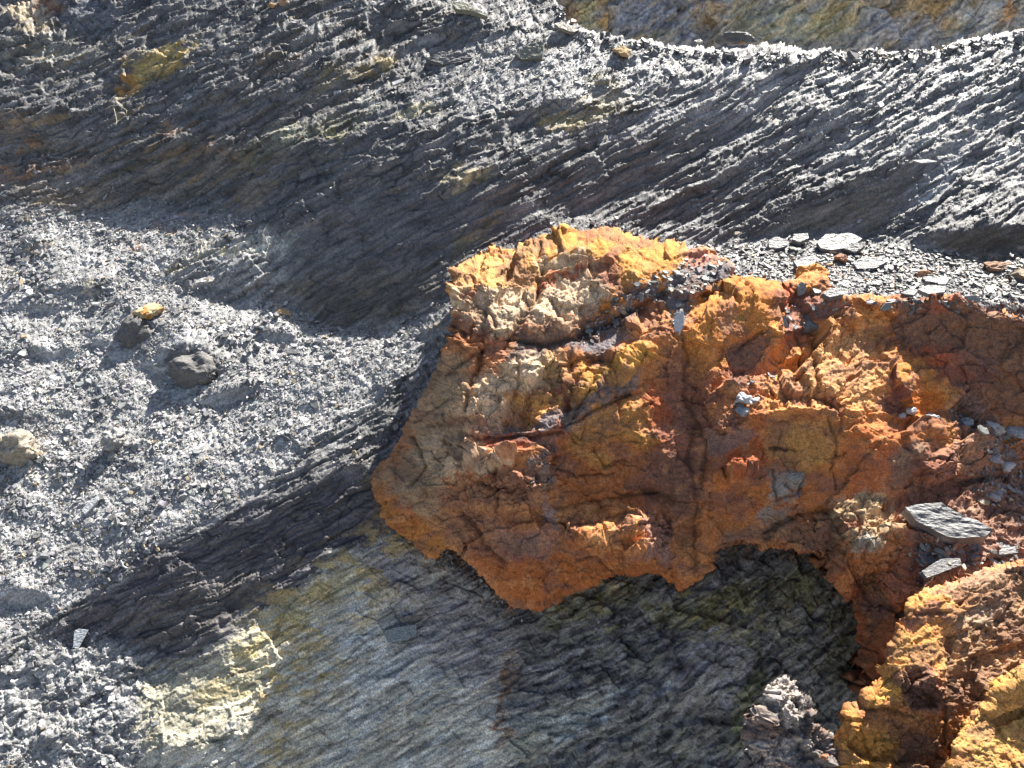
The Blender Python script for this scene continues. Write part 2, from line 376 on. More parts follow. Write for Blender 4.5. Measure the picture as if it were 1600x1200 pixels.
# dark recess under the boulders
P_([(812, 950), (870, 930), (960, 900), (1060, 915), (1100, 860), (1290, 850), (1360, 960), (1370, 1100), (1310, 1200), (1310, 1380), (760, 1380), (800, 1180), (815, 1040)], 7, t=78, az=-10, slate=1.1, fac=1.1, scree=0)
P_([(1052, 1030), (1095, 985), (1140, 965), (1172, 990), (1165, 1050), (1140, 1110), (1100, 1125), (1068, 1100), (1078, 1068)], 3, t=60, az=24, slate=.2, fac=.8)
P_([(1032, 1045), (1050, 1042), (1068, 1062), (1060, 1100), (1030, 1110)], 3, t=105, az=-40)
P_([(885, 1150), (960, 1090), (1000, 1075), (1045, 1080), (1048, 1160), (1020, 1210), (860, 1230), (850, 1190)], 4, t=100, az=-10, slate=1.1)
P_([(800, 1120), (870, 1110), (920, 1085), (975, 1060), (982, 1085), (940, 1120), (880, 1165), (800, 1190)], 4, t=58, az=10, fac=1.4, slate=.1)
P_([(1100, 940), (1180, 870), (1270, 870), (1280, 900), (1180, 930), (1120, 970)], 5, t=62, fac=1.5)
P_([(1160, 1380), (1160, 1180), (1185, 1110), (1210, 1065), (1245, 1068), (1262, 1110), (1290, 1150), (1310, 1210), (1310, 1380)], 6, t=40, fac=1.8, slate=.1)
# hidden by the boulders: the bank drops steeply behind them
P_([(720, 520), (800, 505), (1000, 500), (1600, 520), (1950, 520), (1950, 1380), (1310, 1380), (1310, 1000), (1300, 900), (1100, 870), (1050, 900), (820, 940), (700, 860), (640, 800), (690, 640)], 8, t=84, az=-5)
P_([(1110, 474), (1300, 472), (1520, 478), (1950, 484), (1950, 640), (1110, 640)], 4, t=88, az=-5)
P_([(280, 1075), (330, 1030), (385, 985), (420, 965), (428, 985), (410, 1030), (380, 1080), (330, 1110)], 7, t=28, az=22, slate=.3, fac=.5)
# ---- colour
C_ = lambda poly, c, f=10, k=1.0: P_(poly, f, k, col=c)
C_([(-450, 330), (60, 335), (250, 322), (430, 380), (455, 490), (560, 525), (720, 470), (640, 610), (440, 740), (200, 885), (60, 985), (-450, 1060)], (.32, .317, .312), 14)
C_([(650, 60), (960, 50), (1280, 80), (1600, 45), (1950, 20), (1950, 300), (1300, 250), (900, 180), (700, 170)], (.25, .248, .246), 25)
C_([(1000, 380), (1950, 380), (1950, 560), (1000, 560)], (.20, .20, .20), 8)
C_([(-450, 200), (60, 180), (200, 250), (200, 310), (60, 345), (-450, 340)], (.19, .17, .15), 14, .5)
C_([(40, 300), (180, 290), (200, 312), (60, 330)], (.26, .19, .11), 8, .6)
C_([(0, 265), (60, 262), (140, 255), (80, 275), (0, 290)], (.40, .22, .11), 4, .8)
C_([(30, 225), (70, 205), (65, 215), (35, 235)], (.34, .17, .06), 3)
C_([(0, 175), (50, 188), (45, 200), (0, 205)], (.36, .26, .18), 4, .8)
C_([(0, 0), (50, 0), (75, 25), (90, 50), (40, 40), (10, 20)], (.50, .40, .26), 6)
C_([(20, 0), (100, 0), (95, 14), (55, 18)], (.30, .14, .06), 4)
C_([(60, 18), (85, 20), (80, 30), (60, 30)], (.60, .50, .40), 4)
C_([(90, 5), (190, 0), (200, 40), (120, 48)], (.16, .17, .19), 6)
C_([(0, 60), (160, 60), (150, 110), (0, 120)], (.28, .27, .23), 12, .6)
C_([(186, 135), (210, 108), (232, 84), (275, 74), (308, 78), (300, 90), (262, 108), (225, 128), (190, 160)], (.42, .31, .11), 4)
C_([(186, 135), (212, 112), (216, 128), (192, 152)], (.44, .22, .07), 4)
C_([(195, 160), (220, 130), (270, 105), (260, 120), (215, 150)], (.22, .17, .07), 4)
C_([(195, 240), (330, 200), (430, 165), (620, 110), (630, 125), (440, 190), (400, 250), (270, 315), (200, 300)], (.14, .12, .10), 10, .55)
C_([(540, 108), (612, 92), (612, 104), (560, 120)], (.36, .26, .10), 4, .9)
C_([(480, 120), (560, 108), (550, 122), (485, 138)], (.24, .19, .09), 5, .8)
C_([(245, 205), (300, 192), (292, 200), (250, 212)], (.36, .20, .10), 3, .9)
C_([(290, 240), (370, 232), (365, 240), (290, 248)], (.32, .17, .08), 3, .8)
C_([(400, 96), (480, 92), (470, 112), (410, 118)], (.26, .18, .13), 5, .6)
C_([(370, 240), (440, 200), (560, 175), (590, 165), (560, 200), (440, 230), (380, 252)], (.27, .26, .16), 6, .6)
C_([(500, 210), (535, 200), (525, 214), (505, 220)], (.50, .44, .22), 3)
C_([(670, 170), (695, 163), (690, 174), (640, 182), (600, 188), (640, 176)], (.55, .48, .27), 3)
C_([(690, 285), (702, 272), (740, 268), (770, 268), (740, 282), (700, 292)], (.52, .44, .26), 3)
C_([(560, 155), (590, 155), (585, 170), (560, 168)], (.5, .48, .40), 3, .8)
C_([(840, 200), (900, 190), (960, 180), (1000, 150), (1000, 146), (930, 158), (905, 168), (870, 175)], (.33, .26, .12), 6, .8)
C_([(850, 196), (915, 188), (910, 196), (860, 204)], (.48, .36, .14), 3)
C_([(930, 120), (970, 122), (960, 145), (930, 145)], (.34, .28, .15), 4, .8)
C_([(780, 240), (860, 225), (880, 250), (800, 290), (780, 280)], (.17, .17, .16), 10, .6)
C_([(700, 400), (730, 370), (790, 320), (800, 325), (760, 370), (715, 410)], (.22, .19, .09), 6, .7)
C_([(430, 480), (520, 430), (700, 400), (700, 470), (560, 520), (470, 505)], (.12, .105, .085), 14, .7)  # slate painted darker where this hollow lies in shade
C_([(415, 465), (440, 440), (500, 435), (480, 460), (430, 468)], (.22, .19, .14), 5, .7)
C_([(430, 345), (560, 325), (570, 350), (480, 380), (430, 380)], (.20, .18, .17), 8, .6)
C_([(383, 372), (405, 362), (430, 370), (434, 395), (405, 405), (385, 390)], (.58, .57, .50), 4)
C_([(440, 378), (455, 365), (450, 385), (438, 398)], (.45, .46, .38), 3)
C_([(330, 400), (390, 368), (384, 380), (350, 400)], (.50, .44, .25), 3, .9)
C_([(250, 430), (320, 392), (320, 398), (265, 440)], (.5, .44, .28), 5, .9)
C_([(260, 395), (320, 378), (350, 380), (300, 395)], (.5, .45, .30), 6, .8)
C_([(240, 368), (258, 355), (275, 352), (262, 366)], (.48, .22, .12), 3)
C_([(185, 390), (215, 375), (215, 395), (195, 402)], (.36, .21, .13), 4, .8)
C_([(280, 335), (300, 328), (296, 340), (282, 345)], (.42, .25, .15), 3, .8)
C_([(35, 390), (80, 383), (78, 392), (40, 396)], (.46, .31, .16), 3)
C_([(0, 425), (25, 420), (30, 440), (0, 442)], (.48, .45, .32), 4, .7)
C_([(135, 448), (152, 440), (150, 452), (136, 452)], (.50, .44, .26), 2)
C_([(0, 700), (20, 685), (70, 680), (60, 740), (0, 745)], (.33, .30, .25), 5, .8)
C_([(258, 545), (350, 560), (352, 590), (300, 600), (262, 580)], (.13, .125, .12), 5)
C_([(860, 330), (960, 250), (1100, 190), (1130, 200), (1060, 270), (960, 322)], (.125, .12, .12), 10, .8)  # darker slate colour adds to the shade of this face
C_([(1190, 365), (1330, 300), (1440, 250), (1430, 300), (1380, 350), (1250, 368)], (.17, .155, .13), 8, .8)
C_([(1420, 300), (1500, 240), (1520, 250), (1440, 325)], (.30, .32, .34), 8, .8)
C_([(1210, 180), (1222, 175), (1220, 185), (1208, 188)], (.45, .38, .25), 2)
C_([(1440, 378), (1520, 358), (1950, 352), (1950, 402), (1500, 402)], (.10, .09, .075), 4)  # dark colour deepens the shade under the overhang
C_([(1480, 400), (1600, 396), (1950, 396), (1950, 440), (1560, 430)], (.34, .24, .17), 6, .6)
C_([(1430, 425), (1462, 420), (1462, 440), (1432, 442)], (.55, .30, .17), 3)
C_([(1300, 415), (1325, 405), (1325, 420), (1305, 425)], (.45, .24, .15), 3, .8)
# long flank: violet grey, painted darker to deepen its shade; bedrock: yellow, blue grey
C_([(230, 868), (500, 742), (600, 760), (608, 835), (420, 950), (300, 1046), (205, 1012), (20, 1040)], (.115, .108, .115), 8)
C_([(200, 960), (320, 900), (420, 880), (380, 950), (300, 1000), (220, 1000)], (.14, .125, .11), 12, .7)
C_([(-450, 1060), (60, 1010), (180, 1000), (300, 1060), (300, 1380), (-450, 1380)], (.33, .33, .325), 12)
C_([(255, 1060), (320, 1040), (420, 955), (540, 868), (608, 832), (640, 850), (760, 930), (812, 1000), (800, 1380), (200, 1380)], (.60, .57, .48), 6)
C_([(210, 1060), (300, 1035), (400, 985), (402, 1100), (340, 1160), (220, 1180)], (.42, .39, .29), 8)
C_([(300, 1100), (340, 1060), (380, 1050), (375, 1090), (320, 1110)], (.46, .38, .20), 6)
C_([(370, 1000), (400, 960), (470, 925), (560, 872), (600, 842), (575, 900), (520, 950), (470, 985), (420, 1030), (400, 1090), (380, 1100)], (.50, .44, .27), 7, .9)
C_([(378, 1000), (400, 985), (415, 1000), (395, 1030), (380, 1022)], (.52, .42, .20), 4)
C_([(425, 1000), (450, 965), (480, 955), (470, 975), (440, 1005)], (.36, .28, .10), 5)
C_([(500, 1000), (520, 1000), (530, 1030), (515, 1020)], (.36, .29, .12), 4, .8)
C_([(385, 1150), (400, 1110), (480, 1100), (525, 1135), (520, 1160), (480, 1200), (440, 1200)], (.50, .38, .17), 10, .35)
C_([(400, 1040), (500, 1010), (520, 1060), (420, 1100)], (.50, .43, .26), 10, .4)
C_([(560, 1190), (600, 1120), (660, 1095), (700, 1105), (640, 1150), (600, 1200)], (.40, .33, .19), 10, .35)
C_([(600, 960), (680, 890), (760, 930), (800, 1000), (780, 1080), (720, 1060), (660, 1040), (620, 1000)], (.27, .25, .255), 10, .85)
C_([(560, 870), (610, 835), (660, 870), (640, 920), (580, 930)], (.22, .21, .235), 8, .8)
C_([(540, 980), (650, 1000), (680, 1060), (560, 1080)], (.50, .50, .475), 10, .6)
C_([(648, 960), (672, 920), (678, 905), (665, 940), (655, 968)], (.26, .17, .09), 3, .9)
C_([(785, 1060), (795, 1010), (808, 1030), (800, 1080), (790, 1160), (776, 1170)], RUST, 4)
C_([(530, 1030), (540, 1050), (575, 1075), (578, 1090), (570, 1085), (560, 1068), (535, 1050)], (.50, .50, .47), 2)
C_([(600, 1092), (625, 1100), (720, 1105), (622, 1104)], (.45, .44, .41), 2)
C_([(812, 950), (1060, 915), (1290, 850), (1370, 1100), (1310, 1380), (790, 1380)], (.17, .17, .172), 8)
C_([(830, 960), (880, 930), (960, 905), (1010, 925), (960, 950), (880, 970)], (.21, .19, .10), 6, .9)
C_([(1000, 960), (1080, 940), (1180, 900), (1190, 930), (1110, 990), (1080, 1000), (1070, 980)], (.27, .25, .11), 6, .9)
C_([(1180, 900), (1260, 880), (1290, 930), (1220, 950)], (.27, .27, .15), 8, .9)
C_([(1100, 900), (1180, 865), (1250, 868), (1240, 890), (1120, 930)], (.22, .225, .23), 6, .8)
C_([(800, 980), (880, 980), (900, 1040), (860, 1080), (800, 1080)], (.20, .19, .18), 12, .8)
C_([(1052, 1030), (1095, 985), (1172, 990), (1165, 1050), (1140, 1110), (1068, 1100)], (.27, .285, .31), 4)
C_([(1135, 985), (1170, 975), (1175, 1000), (1145, 1005)], (.30, .29, .20), 4)
C_([(800, 1120), (870, 1110), (975, 1060), (982, 1085), (880, 1165), (800, 1190)], (.40, .41, .37), 5)
C_([(800, 1150), (850, 1130), (845, 1190), (800, 1190)], (.42, .41, .32), 6)
C_([(1060, 1170), (1090, 1150), (1070, 1210), (1050, 1210)], (.34, .34, .28), 5)
C_([(1150, 1110), (1180, 1050), (1200, 1060), (1160, 1150), (1130, 1200)], (.16, .17, .07), 5, .9)
C_([(1200, 970), (1235, 960), (1240, 1000), (1215, 1000)], (.36, .35, .27), 4, .9)
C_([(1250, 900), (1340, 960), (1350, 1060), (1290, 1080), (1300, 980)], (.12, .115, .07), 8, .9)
C_([(1160, 1380), (1165, 1180), (1200, 1065), (1245, 1068), (1290, 1150), (1310, 1380)], (.36, .35, .30), 6)

# strata direction (degrees above horizontal, to the right)
pts = [(0, 50, 14), (300, 100, 18), (600, 60, 14), (850, 60, 8), (100, 200, 26), (300, 200, 30), (500, 160, 20), (700, 230, 24), (450, 300, 28), (100, 300, 6),
       (900, 300, 32), (1000, 200, 30), (1200, 140, 38), (1200, 300, 36), (1400, 200, 36), (1550, 120, 30), (1500, 330, 30), (1300, 420, 8), (1500, 450, 5),
       (560, 430, 32), (500, 600, 30), (620, 600, 42), (100, 500, 12), (200, 700, 20), (300, 880, 34), (450, 820, 38), (560, 760, 42), (100, 1000, 36), (150, 1120, 40),
       (400, 1000, 38), (350, 1080, 34), (550, 1000, 30), (600, 1120, 34), (700, 1000, 24), (900, 1000, 22), (950, 1150, 25), (1100, 950, 30), (1150, 1150, 60), (1250, 1050, 60), (1300, 950, 66)]
X, Y = A.X, A.Y; num = 0; den = 0
for (a, b, c) in pts:
    q = 1.0 / (((X - a) ** 2 + (Y - b) ** 2) + 60 ** 2) ** 1.6; num = num + q * c; den = den + q
th = np.radians(num / den + 9 * perlin(X / 240, Y / 200, 91) + 6 * perlin(X / 90, Y / 70, 92))
z0 = np.zeros_like(X)
A.maps['s'] = poisson(np.sin(th) * A.st, np.cos(th) * A.st, X * .4 + Y * .9, 1e-7)
A.maps['u'] = poisson(np.cos(th) * A.st, -np.sin(th) * A.st, X * .9 - Y * .4, 1e-7)
# distance: solve from the slopes, held loosely to a hillside leaning back from the viewer
def plane_log(X, Y, tilt, dist, px, py):
    n = np.array([0, -math.sin(R(tilt)), math.cos(R(tilt))]); p0 = ray(np.array(px * 1.), np.array(py * 1.)) * dist
    d = (n @ p0) / np.minimum(ray(X, Y) @ n, -.16); return np.log(np.clip(d, 1.2, 14))
L0A = blur(plane_log(A.X, A.Y, 46, 3.6, 700, 700), 8)
A.solve(L0A, 600)

def build_A():
    st = 1.6
    xs = np.arange(-420, 1921, st); ys = np.arange(-330, 1421, st)
    X, Y = np.meshgrid(xs, ys)
    wx = X + 3 * perlin(X / 23, Y / 23, 5) + 7 * perlin(X / 70, Y / 70, 6); wy = Y + 3 * perlin(X / 23, Y / 23, 15) + 7 * perlin(X / 70, Y / 70, 16)
    L = A.at('L', X + 1.5 * perlin(X / 12, Y / 12, 3), Y + 1.5 * perlin(X / 12, Y / 12, 4), cubic=True)
    D = np.exp(L); P = CAM + ray(X, Y) * D[..., None]; N = normals(P)
    s = A.at('s', X, Y); u = A.at('u', X, Y)
    ws = A.at('slate', wx, wy); wf = A.at('fac', wx, wy); wsc = A.at('scree', wx, wy)
    jit = 5 * fbm(u / 60, s / 60, 3, 21)
    h = np.zeros_like(X); cv = np.ones_like(X); frac = np.zeros_like(X)
    # stacked beds: asymmetric steps across the strata
    for lam, amp, sd_ in ((70, 8.0, 31), (27, 3.4, 32), (12, 1.4, 33)):
        ph = (s + jit) / lam + .9 * fbm(u / (lam * 6), s / (lam * 3), 2, sd_)
        fr = ph - np.floor(ph); saw = smooth(0, .78, fr) * (1 - smooth(.86, 1.0, fr))
        h += ws * amp * saw * (0.35 + .65 * smooth(-.5, .6, perlin(u / (lam * 5), s / (lam * 2.2), sd_ + 9)))
    for lam, asp, g, sd_ in ((34, 4, .30, 41), (15, 6, .55, 42), (7.5, 7, .95, 43), (4.4, 5, .95, 44)):
        f, e, k = facet((u + .6 * jit) / (lam * asp), (s + jit) / lam, sd_, gx=.35, gy=1.0, step=.4)
        h += ws * lam * g * f
        if lam < 20:
            br = smooth(.14, 0, e) * ((k % 5) < 3) * np.clip(ws + wf * .5, 0, 1.2); h -= 1.1 * br; frac = np.maximum(frac, br * (.5 if lam > 5 else .3))
        if lam < 20: cv *= 1 + .20 * ws.clip(0, 1) * (_perm[(k + 300) & 4095] / 2048. - 1)
    for lam, g, sd_ in ((40, .42, 51), (17, .42, 52), (8, .35, 53)):
        f, e, k = facet(wx / lam * .8, wy / lam, sd_, step=.5)
        h += wf * lam * g * f
    h += wsc * (2.0 * fbm(X / 30, Y / 22, 3, 61)) 
    f, e, k = facet(X / 9, Y / 7, 62, step=.6); h += wsc * 1.6 * f
    f, e, k = facet(X / 4.5, Y / 3.8, 63, step=.6); h += wsc * 1.6 * f; cv *= 1 + .18 * wsc.clip(0, 1) * (_perm[(k + 300) & 4095] / 2048. - 1)
    h += 1.3 * fbm(X / 5, Y / 5, 3, 71)
    h += 5 * fbm(X / 90, Y / 70, 3, 73) + wsc * smooth(330, 400, Y) * (7 * fbm(X / 120, Y / 80, 3, 74))
    P = P + N * (.43 * h * D / F)[..., None]
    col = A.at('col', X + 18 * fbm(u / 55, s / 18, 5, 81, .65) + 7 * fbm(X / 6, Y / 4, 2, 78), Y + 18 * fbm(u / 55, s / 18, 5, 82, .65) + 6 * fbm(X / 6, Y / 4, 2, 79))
    rim = segdist([(577, 748), (584, 765), (598, 790), (604, 818), (640, 850), (662, 876), (680, 880), (700, 864), (740, 888), (782, 938), (800, 957), (870, 940), (960, 905), (1030, 900), (1066, 926), (1096, 885), (1128, 864), (1200, 856), (1282, 880), (1330, 940), (1345, 1000), (1350, 1090)], X, Y)
    k = (np.exp(-rim / 16) * smooth(-.3, .5, fbm(X / 14, Y / 20, 4, 77)) * .85)[..., None]; col = col * (1 - k) + np.array((.21, .125, .06)) * k
    lum = cv * (1 + .45 * fbm(u / 70, s / 8, 5, 83, .6)) * (1 + .16 * fbm(X / 6, Y / 6, 3, 84))
    col = col * (np.clip(lum, .4, 1.8) * (1 - frac))[..., None]
    # rusty and yellow-green seams along the strata
    seam = smooth(.45, .85, fbm(u / 120, s / 10, 3, 85) + .35 * perlin(X / 200, Y / 120, 86))
    upl = smooth(560, 120, X) * smooth(420, 280, Y) + .35 * smooth(1050, 800, X) * smooth(480, 260, Y)
    k = (seam * np.clip(upl, 0, 1) * .55 * (ws > .5))[..., None]; col = col * (1 - k) + np.array((.30, .21, .10)) * k
    col = col * (1 + .22 * np.clip(wsc, 0, 1) * fbm(X / 110, Y / 60, 4, 76))[..., None]
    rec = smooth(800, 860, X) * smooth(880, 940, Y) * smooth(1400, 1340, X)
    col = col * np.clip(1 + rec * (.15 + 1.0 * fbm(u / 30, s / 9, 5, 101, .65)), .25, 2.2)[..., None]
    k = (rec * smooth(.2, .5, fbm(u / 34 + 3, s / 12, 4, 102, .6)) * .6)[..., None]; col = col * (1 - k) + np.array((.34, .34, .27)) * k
    k = (rec * smooth(.25, .6, fbm(X / 40 + 7, Y / 18, 4, 103, .6)) * smooth(1060, 930, Y) * .7)[..., None]; col = col * (1 - k) + np.array((.26, .235, .09)) * k
    yr = smooth(360, 420, X) * smooth(640, 500, X + (Y - 1000) * .6) * smooth(900, 960, Y + (X - 400) * .6)
    k = (yr * smooth(.0, .35, fbm(X / 70 + 2, Y / 38, 5, 104, .62)) * .8)[..., None]; col = col * (1 - k) + np.array((.46, .34, .14)) * k
    k = (smooth(380, 420, X) * smooth(800, 760, X) * smooth(900, 950, Y) * smooth(.1, .5, fbm(u / 60 + 8, s / 16, 5, 105, .6)) * .6)[..., None]; col = col * (1 - k) + np.array((.42, .40, .34)) * k
    bed = smooth(260, 340, X) * smooth(820, 780, X) * smooth(0, 40, Y - np.interp(X[0], [200, 320, 420, 540, 608, 700, 820], [1070, 1040, 955, 868, 832, 885, 1000])[None])
    col = col * np.clip(1 + bed * (.12 + .55 * fbm(u / 60, s / 7, 5, 106, .65) - .5 * smooth(.06, 0, np.abs(fbm(u / 90, s / 22, 4, 107)))), .3, 1.8)[..., None]
    # white lichen-like mineral specks on the lower bedrock
    reg = smooth(520, 600, X) * smooth(880, 960, Y) 
    sp = (smooth(.62, .8, fbm(X / 9, Y / 9, 3, 87)) * reg * .5)[..., None]; col = col * (1 - sp) + np.array((.36, .35, .30)) * sp
    dk = (smooth(.5, .8, fbm(X / 7, Y / 7, 3, 88)) * smooth(330, 380, X) * smooth(900, 980, Y) * .5)[..., None]; col = col * (1 - .6 * dk)
    # edge against the far wall
    crest = np.array([(-500, -600), (840, -600), (862, -60), (868, 0), (880, 26), (905, 44), (960, 57), (1040, 70), (1100, 76), (1150, 74), (1200, 67), (1250, 77), (1330, 81), (1400, 79), (1470, 78), (1500, 62), (1560, 49), (1600, 45), (1700, 30), (1900, 10)], float)
    cy = np.interp(xs, crest[:, 0], crest[:, 1])
    cy = cy + 2.5 * fbm(xs / 22, xs * 0, 3, 95) + (xs > 868) * 5.0 * np.abs(perlin(xs / 9, xs * 0, 96)) - 2
    keep = Y > cy[None]
    d = np.clip((Y - cy[None]) / 16, 0, 1)
    roll = np.where(X > 850, .012 * (1 - np.sqrt(np.clip(1 - (1 - d) ** 2, 0, 1))), 0)
    P = CAM + (P - CAM) * np.exp(roll)[..., None]
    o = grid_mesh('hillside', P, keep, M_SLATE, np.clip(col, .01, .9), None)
    tag(o, 'dark grey slate hillside of broken strata and scree running behind the orange rocks', 'hillside', kind='structure')
    return X, Y, P, N, D, wsc, col
AX, AY, AP, AN, AD, AS, AC = build_A()
PROBE = [(650, y) for y in (300, 500, 600, 700, 800, 900, 1000, 1150)] + [(900, y) for y in (200, 350, 400, 500, 600, 700, 800, 900, 1000, 1150)] + [(1250, y) for y in (85, 200, 300, 380, 430, 480, 600, 700, 800, 900, 1000, 1150)] + [(1500, y) for y in (60, 200, 400, 430, 470, 600, 700, 800, 900, 1000, 1150)]
def probe(S, nm):
    p = np.array(PROBE, float); L = np.exp(S.at('L', p[:, 0], p[:, 1])); print('PROBE', nm, ' '.join('%d,%d:%.2f' % (int(a), int(b), c) for (a, b), c in zip(PROBE, L) if S.x0 < a < S.x0 + S.W * S.st and S.y0 < b < S.y0 + S.H * S.st))
probe(A, 'A')
#print('A distance range', AD.min(), AD.max(), 'crest', A.at('L', np.array([1200., 300.]), np.array([75., 0.])))

# ================================================================== B: the ochre rocks in front
def rock_sheet(name, box, outline, base, facets, colours, cracks, off, ell, seed, label, cat, mat=None, rim_w=20, grit=1.0, step=1.25, seams=None, kind=None, free=(), huek=.55, dmax=1.0, fac0=.6):
    """outline: its edge as seen; facets: (poly, tilt, azimuth, feather[, dict]); cracks: (points, width, depth in px)"""
    B = Sheet(box[0], box[1], box[2], box[3], 2.5)
    B.new('t', base[0] * 1.0); B.new('az', base[1] * 1.0); B.new('col', base[2]); B.new('fac', fac0); B.new('grit', grit); B.new('off', off[0]); B.new('tail', 0.); B.new('chips', 0.)
    for q in off[1:]: B.paint(q[0], q[2], off=q[1])
    for q in facets:
        tt = q[1]; za = q[2]; raw = len(q) > 4 and q[4].get('raw')
        if not raw and tt < 56: tt = max(tt - 15, 24); za += 6
        elif not raw and 58.4 < tt < 90: tt = 61 + (tt - 58.4) * .5; za -= 12
        d = dict(t=tt, az=za)
        if len(q) > 4: d.update(q[4])
        d.pop('raw', None); B.paint(q[0], q[3] * .65, **d)
    for q in colours: B.paint(q[0], q[2], q[3] if len(q) > 3 else 1.0, col=q[1])
    LA = A.at('L', B.X, B.Y)
    L0 = blur(LA, 60 / B.st) + blur(B.maps['off'], 10)
    B.solve(L0, 700); probe(B, name)
    st = step; xs = np.arange(box[0] + 8, box[2] - 8, st); ys = np.arange(box[1] + 8, box[3] - 8, st)
    X, Y = np.meshgrid(xs, ys)
    ex = X + 3 * perlin(X / 20, Y / 20, seed) + 1.6 * perlin(X / 6, Y / 6, seed + 1); ey = Y + 3 * perlin(X / 20, Y / 20, seed + 2) + 1.6 * perlin(X / 6, Y / 6, seed + 3)
    ins = pip(outline, ex, ey); d = segdist(outline, ex, ey, True)
    for fr in free: d = np.minimum(d, segdist(fr, ex, ey))
    L = B.at('L', X + 2 * perlin(X / 14, Y / 14, seed + 4), Y + 2 * perlin(X / 14, Y / 14, seed + 5), cubic=True)
    rw = rim_w; q = 1 - np.clip(d / rw, 0, 1)
    L = L + rw * .9 / F * (1 - np.sqrt(np.clip(1 - q * q, 0, 1)))
    la = A.at('L', X, Y) - .014; gp = L - la; L = L - np.where(gp > .02, gp, np.where(gp > -.02, (gp + .02) ** 2 / .08, 0))      # never sinks behind the hillside
    D = np.exp(L); P = CAM + ray(X, Y) * D[..., None]; N = normals(P)
    wx = X + 5 * perlin(X / 33, Y / 33, seed + 6) + 2 * perlin(X / 9, Y / 9, seed + 7); wy = Y + 5 * perlin(X / 33, Y / 33, seed + 8) + 2 * perlin(X / 9, Y / 9, seed + 9)
    wf = B.at('fac', X, Y); g = B.at('grit', wx, wy); h = np.zeros_like(X); cv = np.ones_like(X); frac = np.zeros_like(X)
    for lam, a, sd_ in ((150, .45, 10), (75, .50, 11), (34, .58, 12), (16, .55, 13), (8, .5, 14), (4.5, .45, 15)):
        f, e, k = facet((wx + .4 * wy) / lam, (wy - .25 * wx) / lam * 1.25, seed + sd_, step=.35)
        h += wf * lam * a * f
        if lam in (34, 16, 8):
            br = smooth(.10 if lam > 10 else .16, 0, e) * ((k % 3) < (1 if lam > 10 else 2)); h -= (1.6 if lam > 10 else .7) * br * wf; frac = np.maximum(frac, br * (.55 if lam > 10 else .3))
        if lam < 40: cv *= 1 + .07 * (_perm[(k + 300) & 4095] / 2048. - 1)
    h += 2.6 * fbm(X / 42, Y / 34, 4, seed + 20) + g * (2.2 * fbm(X / 8, Y / 7, 4, seed + 21, .6))
    pit = fbm(X / 6.5, Y / 5.5, 2, seed + 22); h -= g * 1.8 * smooth(.25, .8, pit)
    rr = np.abs(fbm(wx / 60, wy / 45, 3, seed + 24)); cr = smooth(.035, 0, rr); h -= 2.2 * cr * wf
    dark = np.maximum(.5 * cr, .8 * frac) * np.clip(wf + .2, 0, 1)
    for pts_, wd, dp in cracks:
        xsn = [p[0] for p in pts_]; ysn = [p[1] for p in pts_]; pd = wd * 5 + 12
        i0 = int(np.clip((min(xsn) - pd - xs[0]) / st, 0, len(xs) - 1)); i1 = int(np.clip((max(xsn) + pd - xs[0]) / st, 1, len(xs)))
        j0 = int(np.clip((min(ysn) - pd - ys[0]) / st, 0, len(ys) - 1)); j1 = int(np.clip((max(ysn) + pd - ys[0]) / st, 1, len(ys)))
        sl = (slice(j0, j1), slice(i0, i1)); dd = segdist(pts_, ex[sl], ey[sl]) / (wd * 1.2)
        h[sl] -= 2.8 * dp * np.exp(-dd * dd)
        if dp > 0: dark[sl] = np.maximum(dark[sl], .5 * np.exp(-dd * dd * 2))
    P = P + N * (.40 * h * D / F)[..., None]
    col = B.at('col', wx + 14 * fbm(X / 32, Y / 32, 4, seed + 30, .6) + 6 * fbm(X / 5, Y / 5, 2, seed + 37), wy + 14 * fbm(X / 32, Y / 32, 4, seed + 31, .6) + 6 * fbm(X / 5, Y / 5, 2, seed + 38))
    # natural tone changes: bleached, rusty and manganese-dark patches
    a = fbm(X / 55, Y / 45, 4, seed + 32); b = fbm(X / 24, Y / 20, 4, seed + 33); c = fbm(X / 70 + 9, Y / 40, 4, seed + 34)
    sat = col.max(-1) / (col.min(-1) + 1e-3)
    kk = (smooth(.2, .7, a) * .4 * smooth(2.5, 5, sat))[..., None]; col = col * (1 - kk) + np.array((.38, .11, .035)) * kk
    kk = (smooth(.25, .7, b) * .40 * smooth(1.5, 4, sat))[..., None]; col = col * (1 - kk) + np.array((.58, .33, .12)) * kk
    kk = (smooth(-.05, .55, c) * .6)[..., None]; col = col * (1 - kk) + np.array((.20, .115, .07)) * kk
    sp = (smooth(.55, .8, fbm(X / 5, Y / 4.5, 3, seed + 36)) * .5)[..., None]; col = col * (1 - sp) + np.array((.10, .06, .04)) * sp
    col = np.clip(col * np.array((1.14, 1.05, 1.08)), 0, .78); hue = smooth(2.0, 4.0, sat)[..., None] * huek; col = col * (1 + hue * (np.array((1.0, .86, 1.15)) - 1))
    col = col * (cv * (1 + .15 * fbm(X / 7, Y / 7, 3, seed + 35)))[..., None] * (1 - dark)[..., None]
    mw = blur(ins.astype(float), 7); aux = np.stack([blur(P[..., q] * ins, 7) for q in range(3)], -1) / np.maximum(mw, 1e-3)[..., None] - P
    o = grid_mesh(name, P, ins, mat or M_OCHRE, np.clip(col, .01, .9), [.006, .014, .024, .036, .05, .07, .09, .115, .14, .17, .2, .24, .28, .33, .39, .46, .55][:(17 if dmax == 1 else 6)], aux)
    tag(o, label, cat, kind=kind)
    return B, X, Y, P, N, D, ins

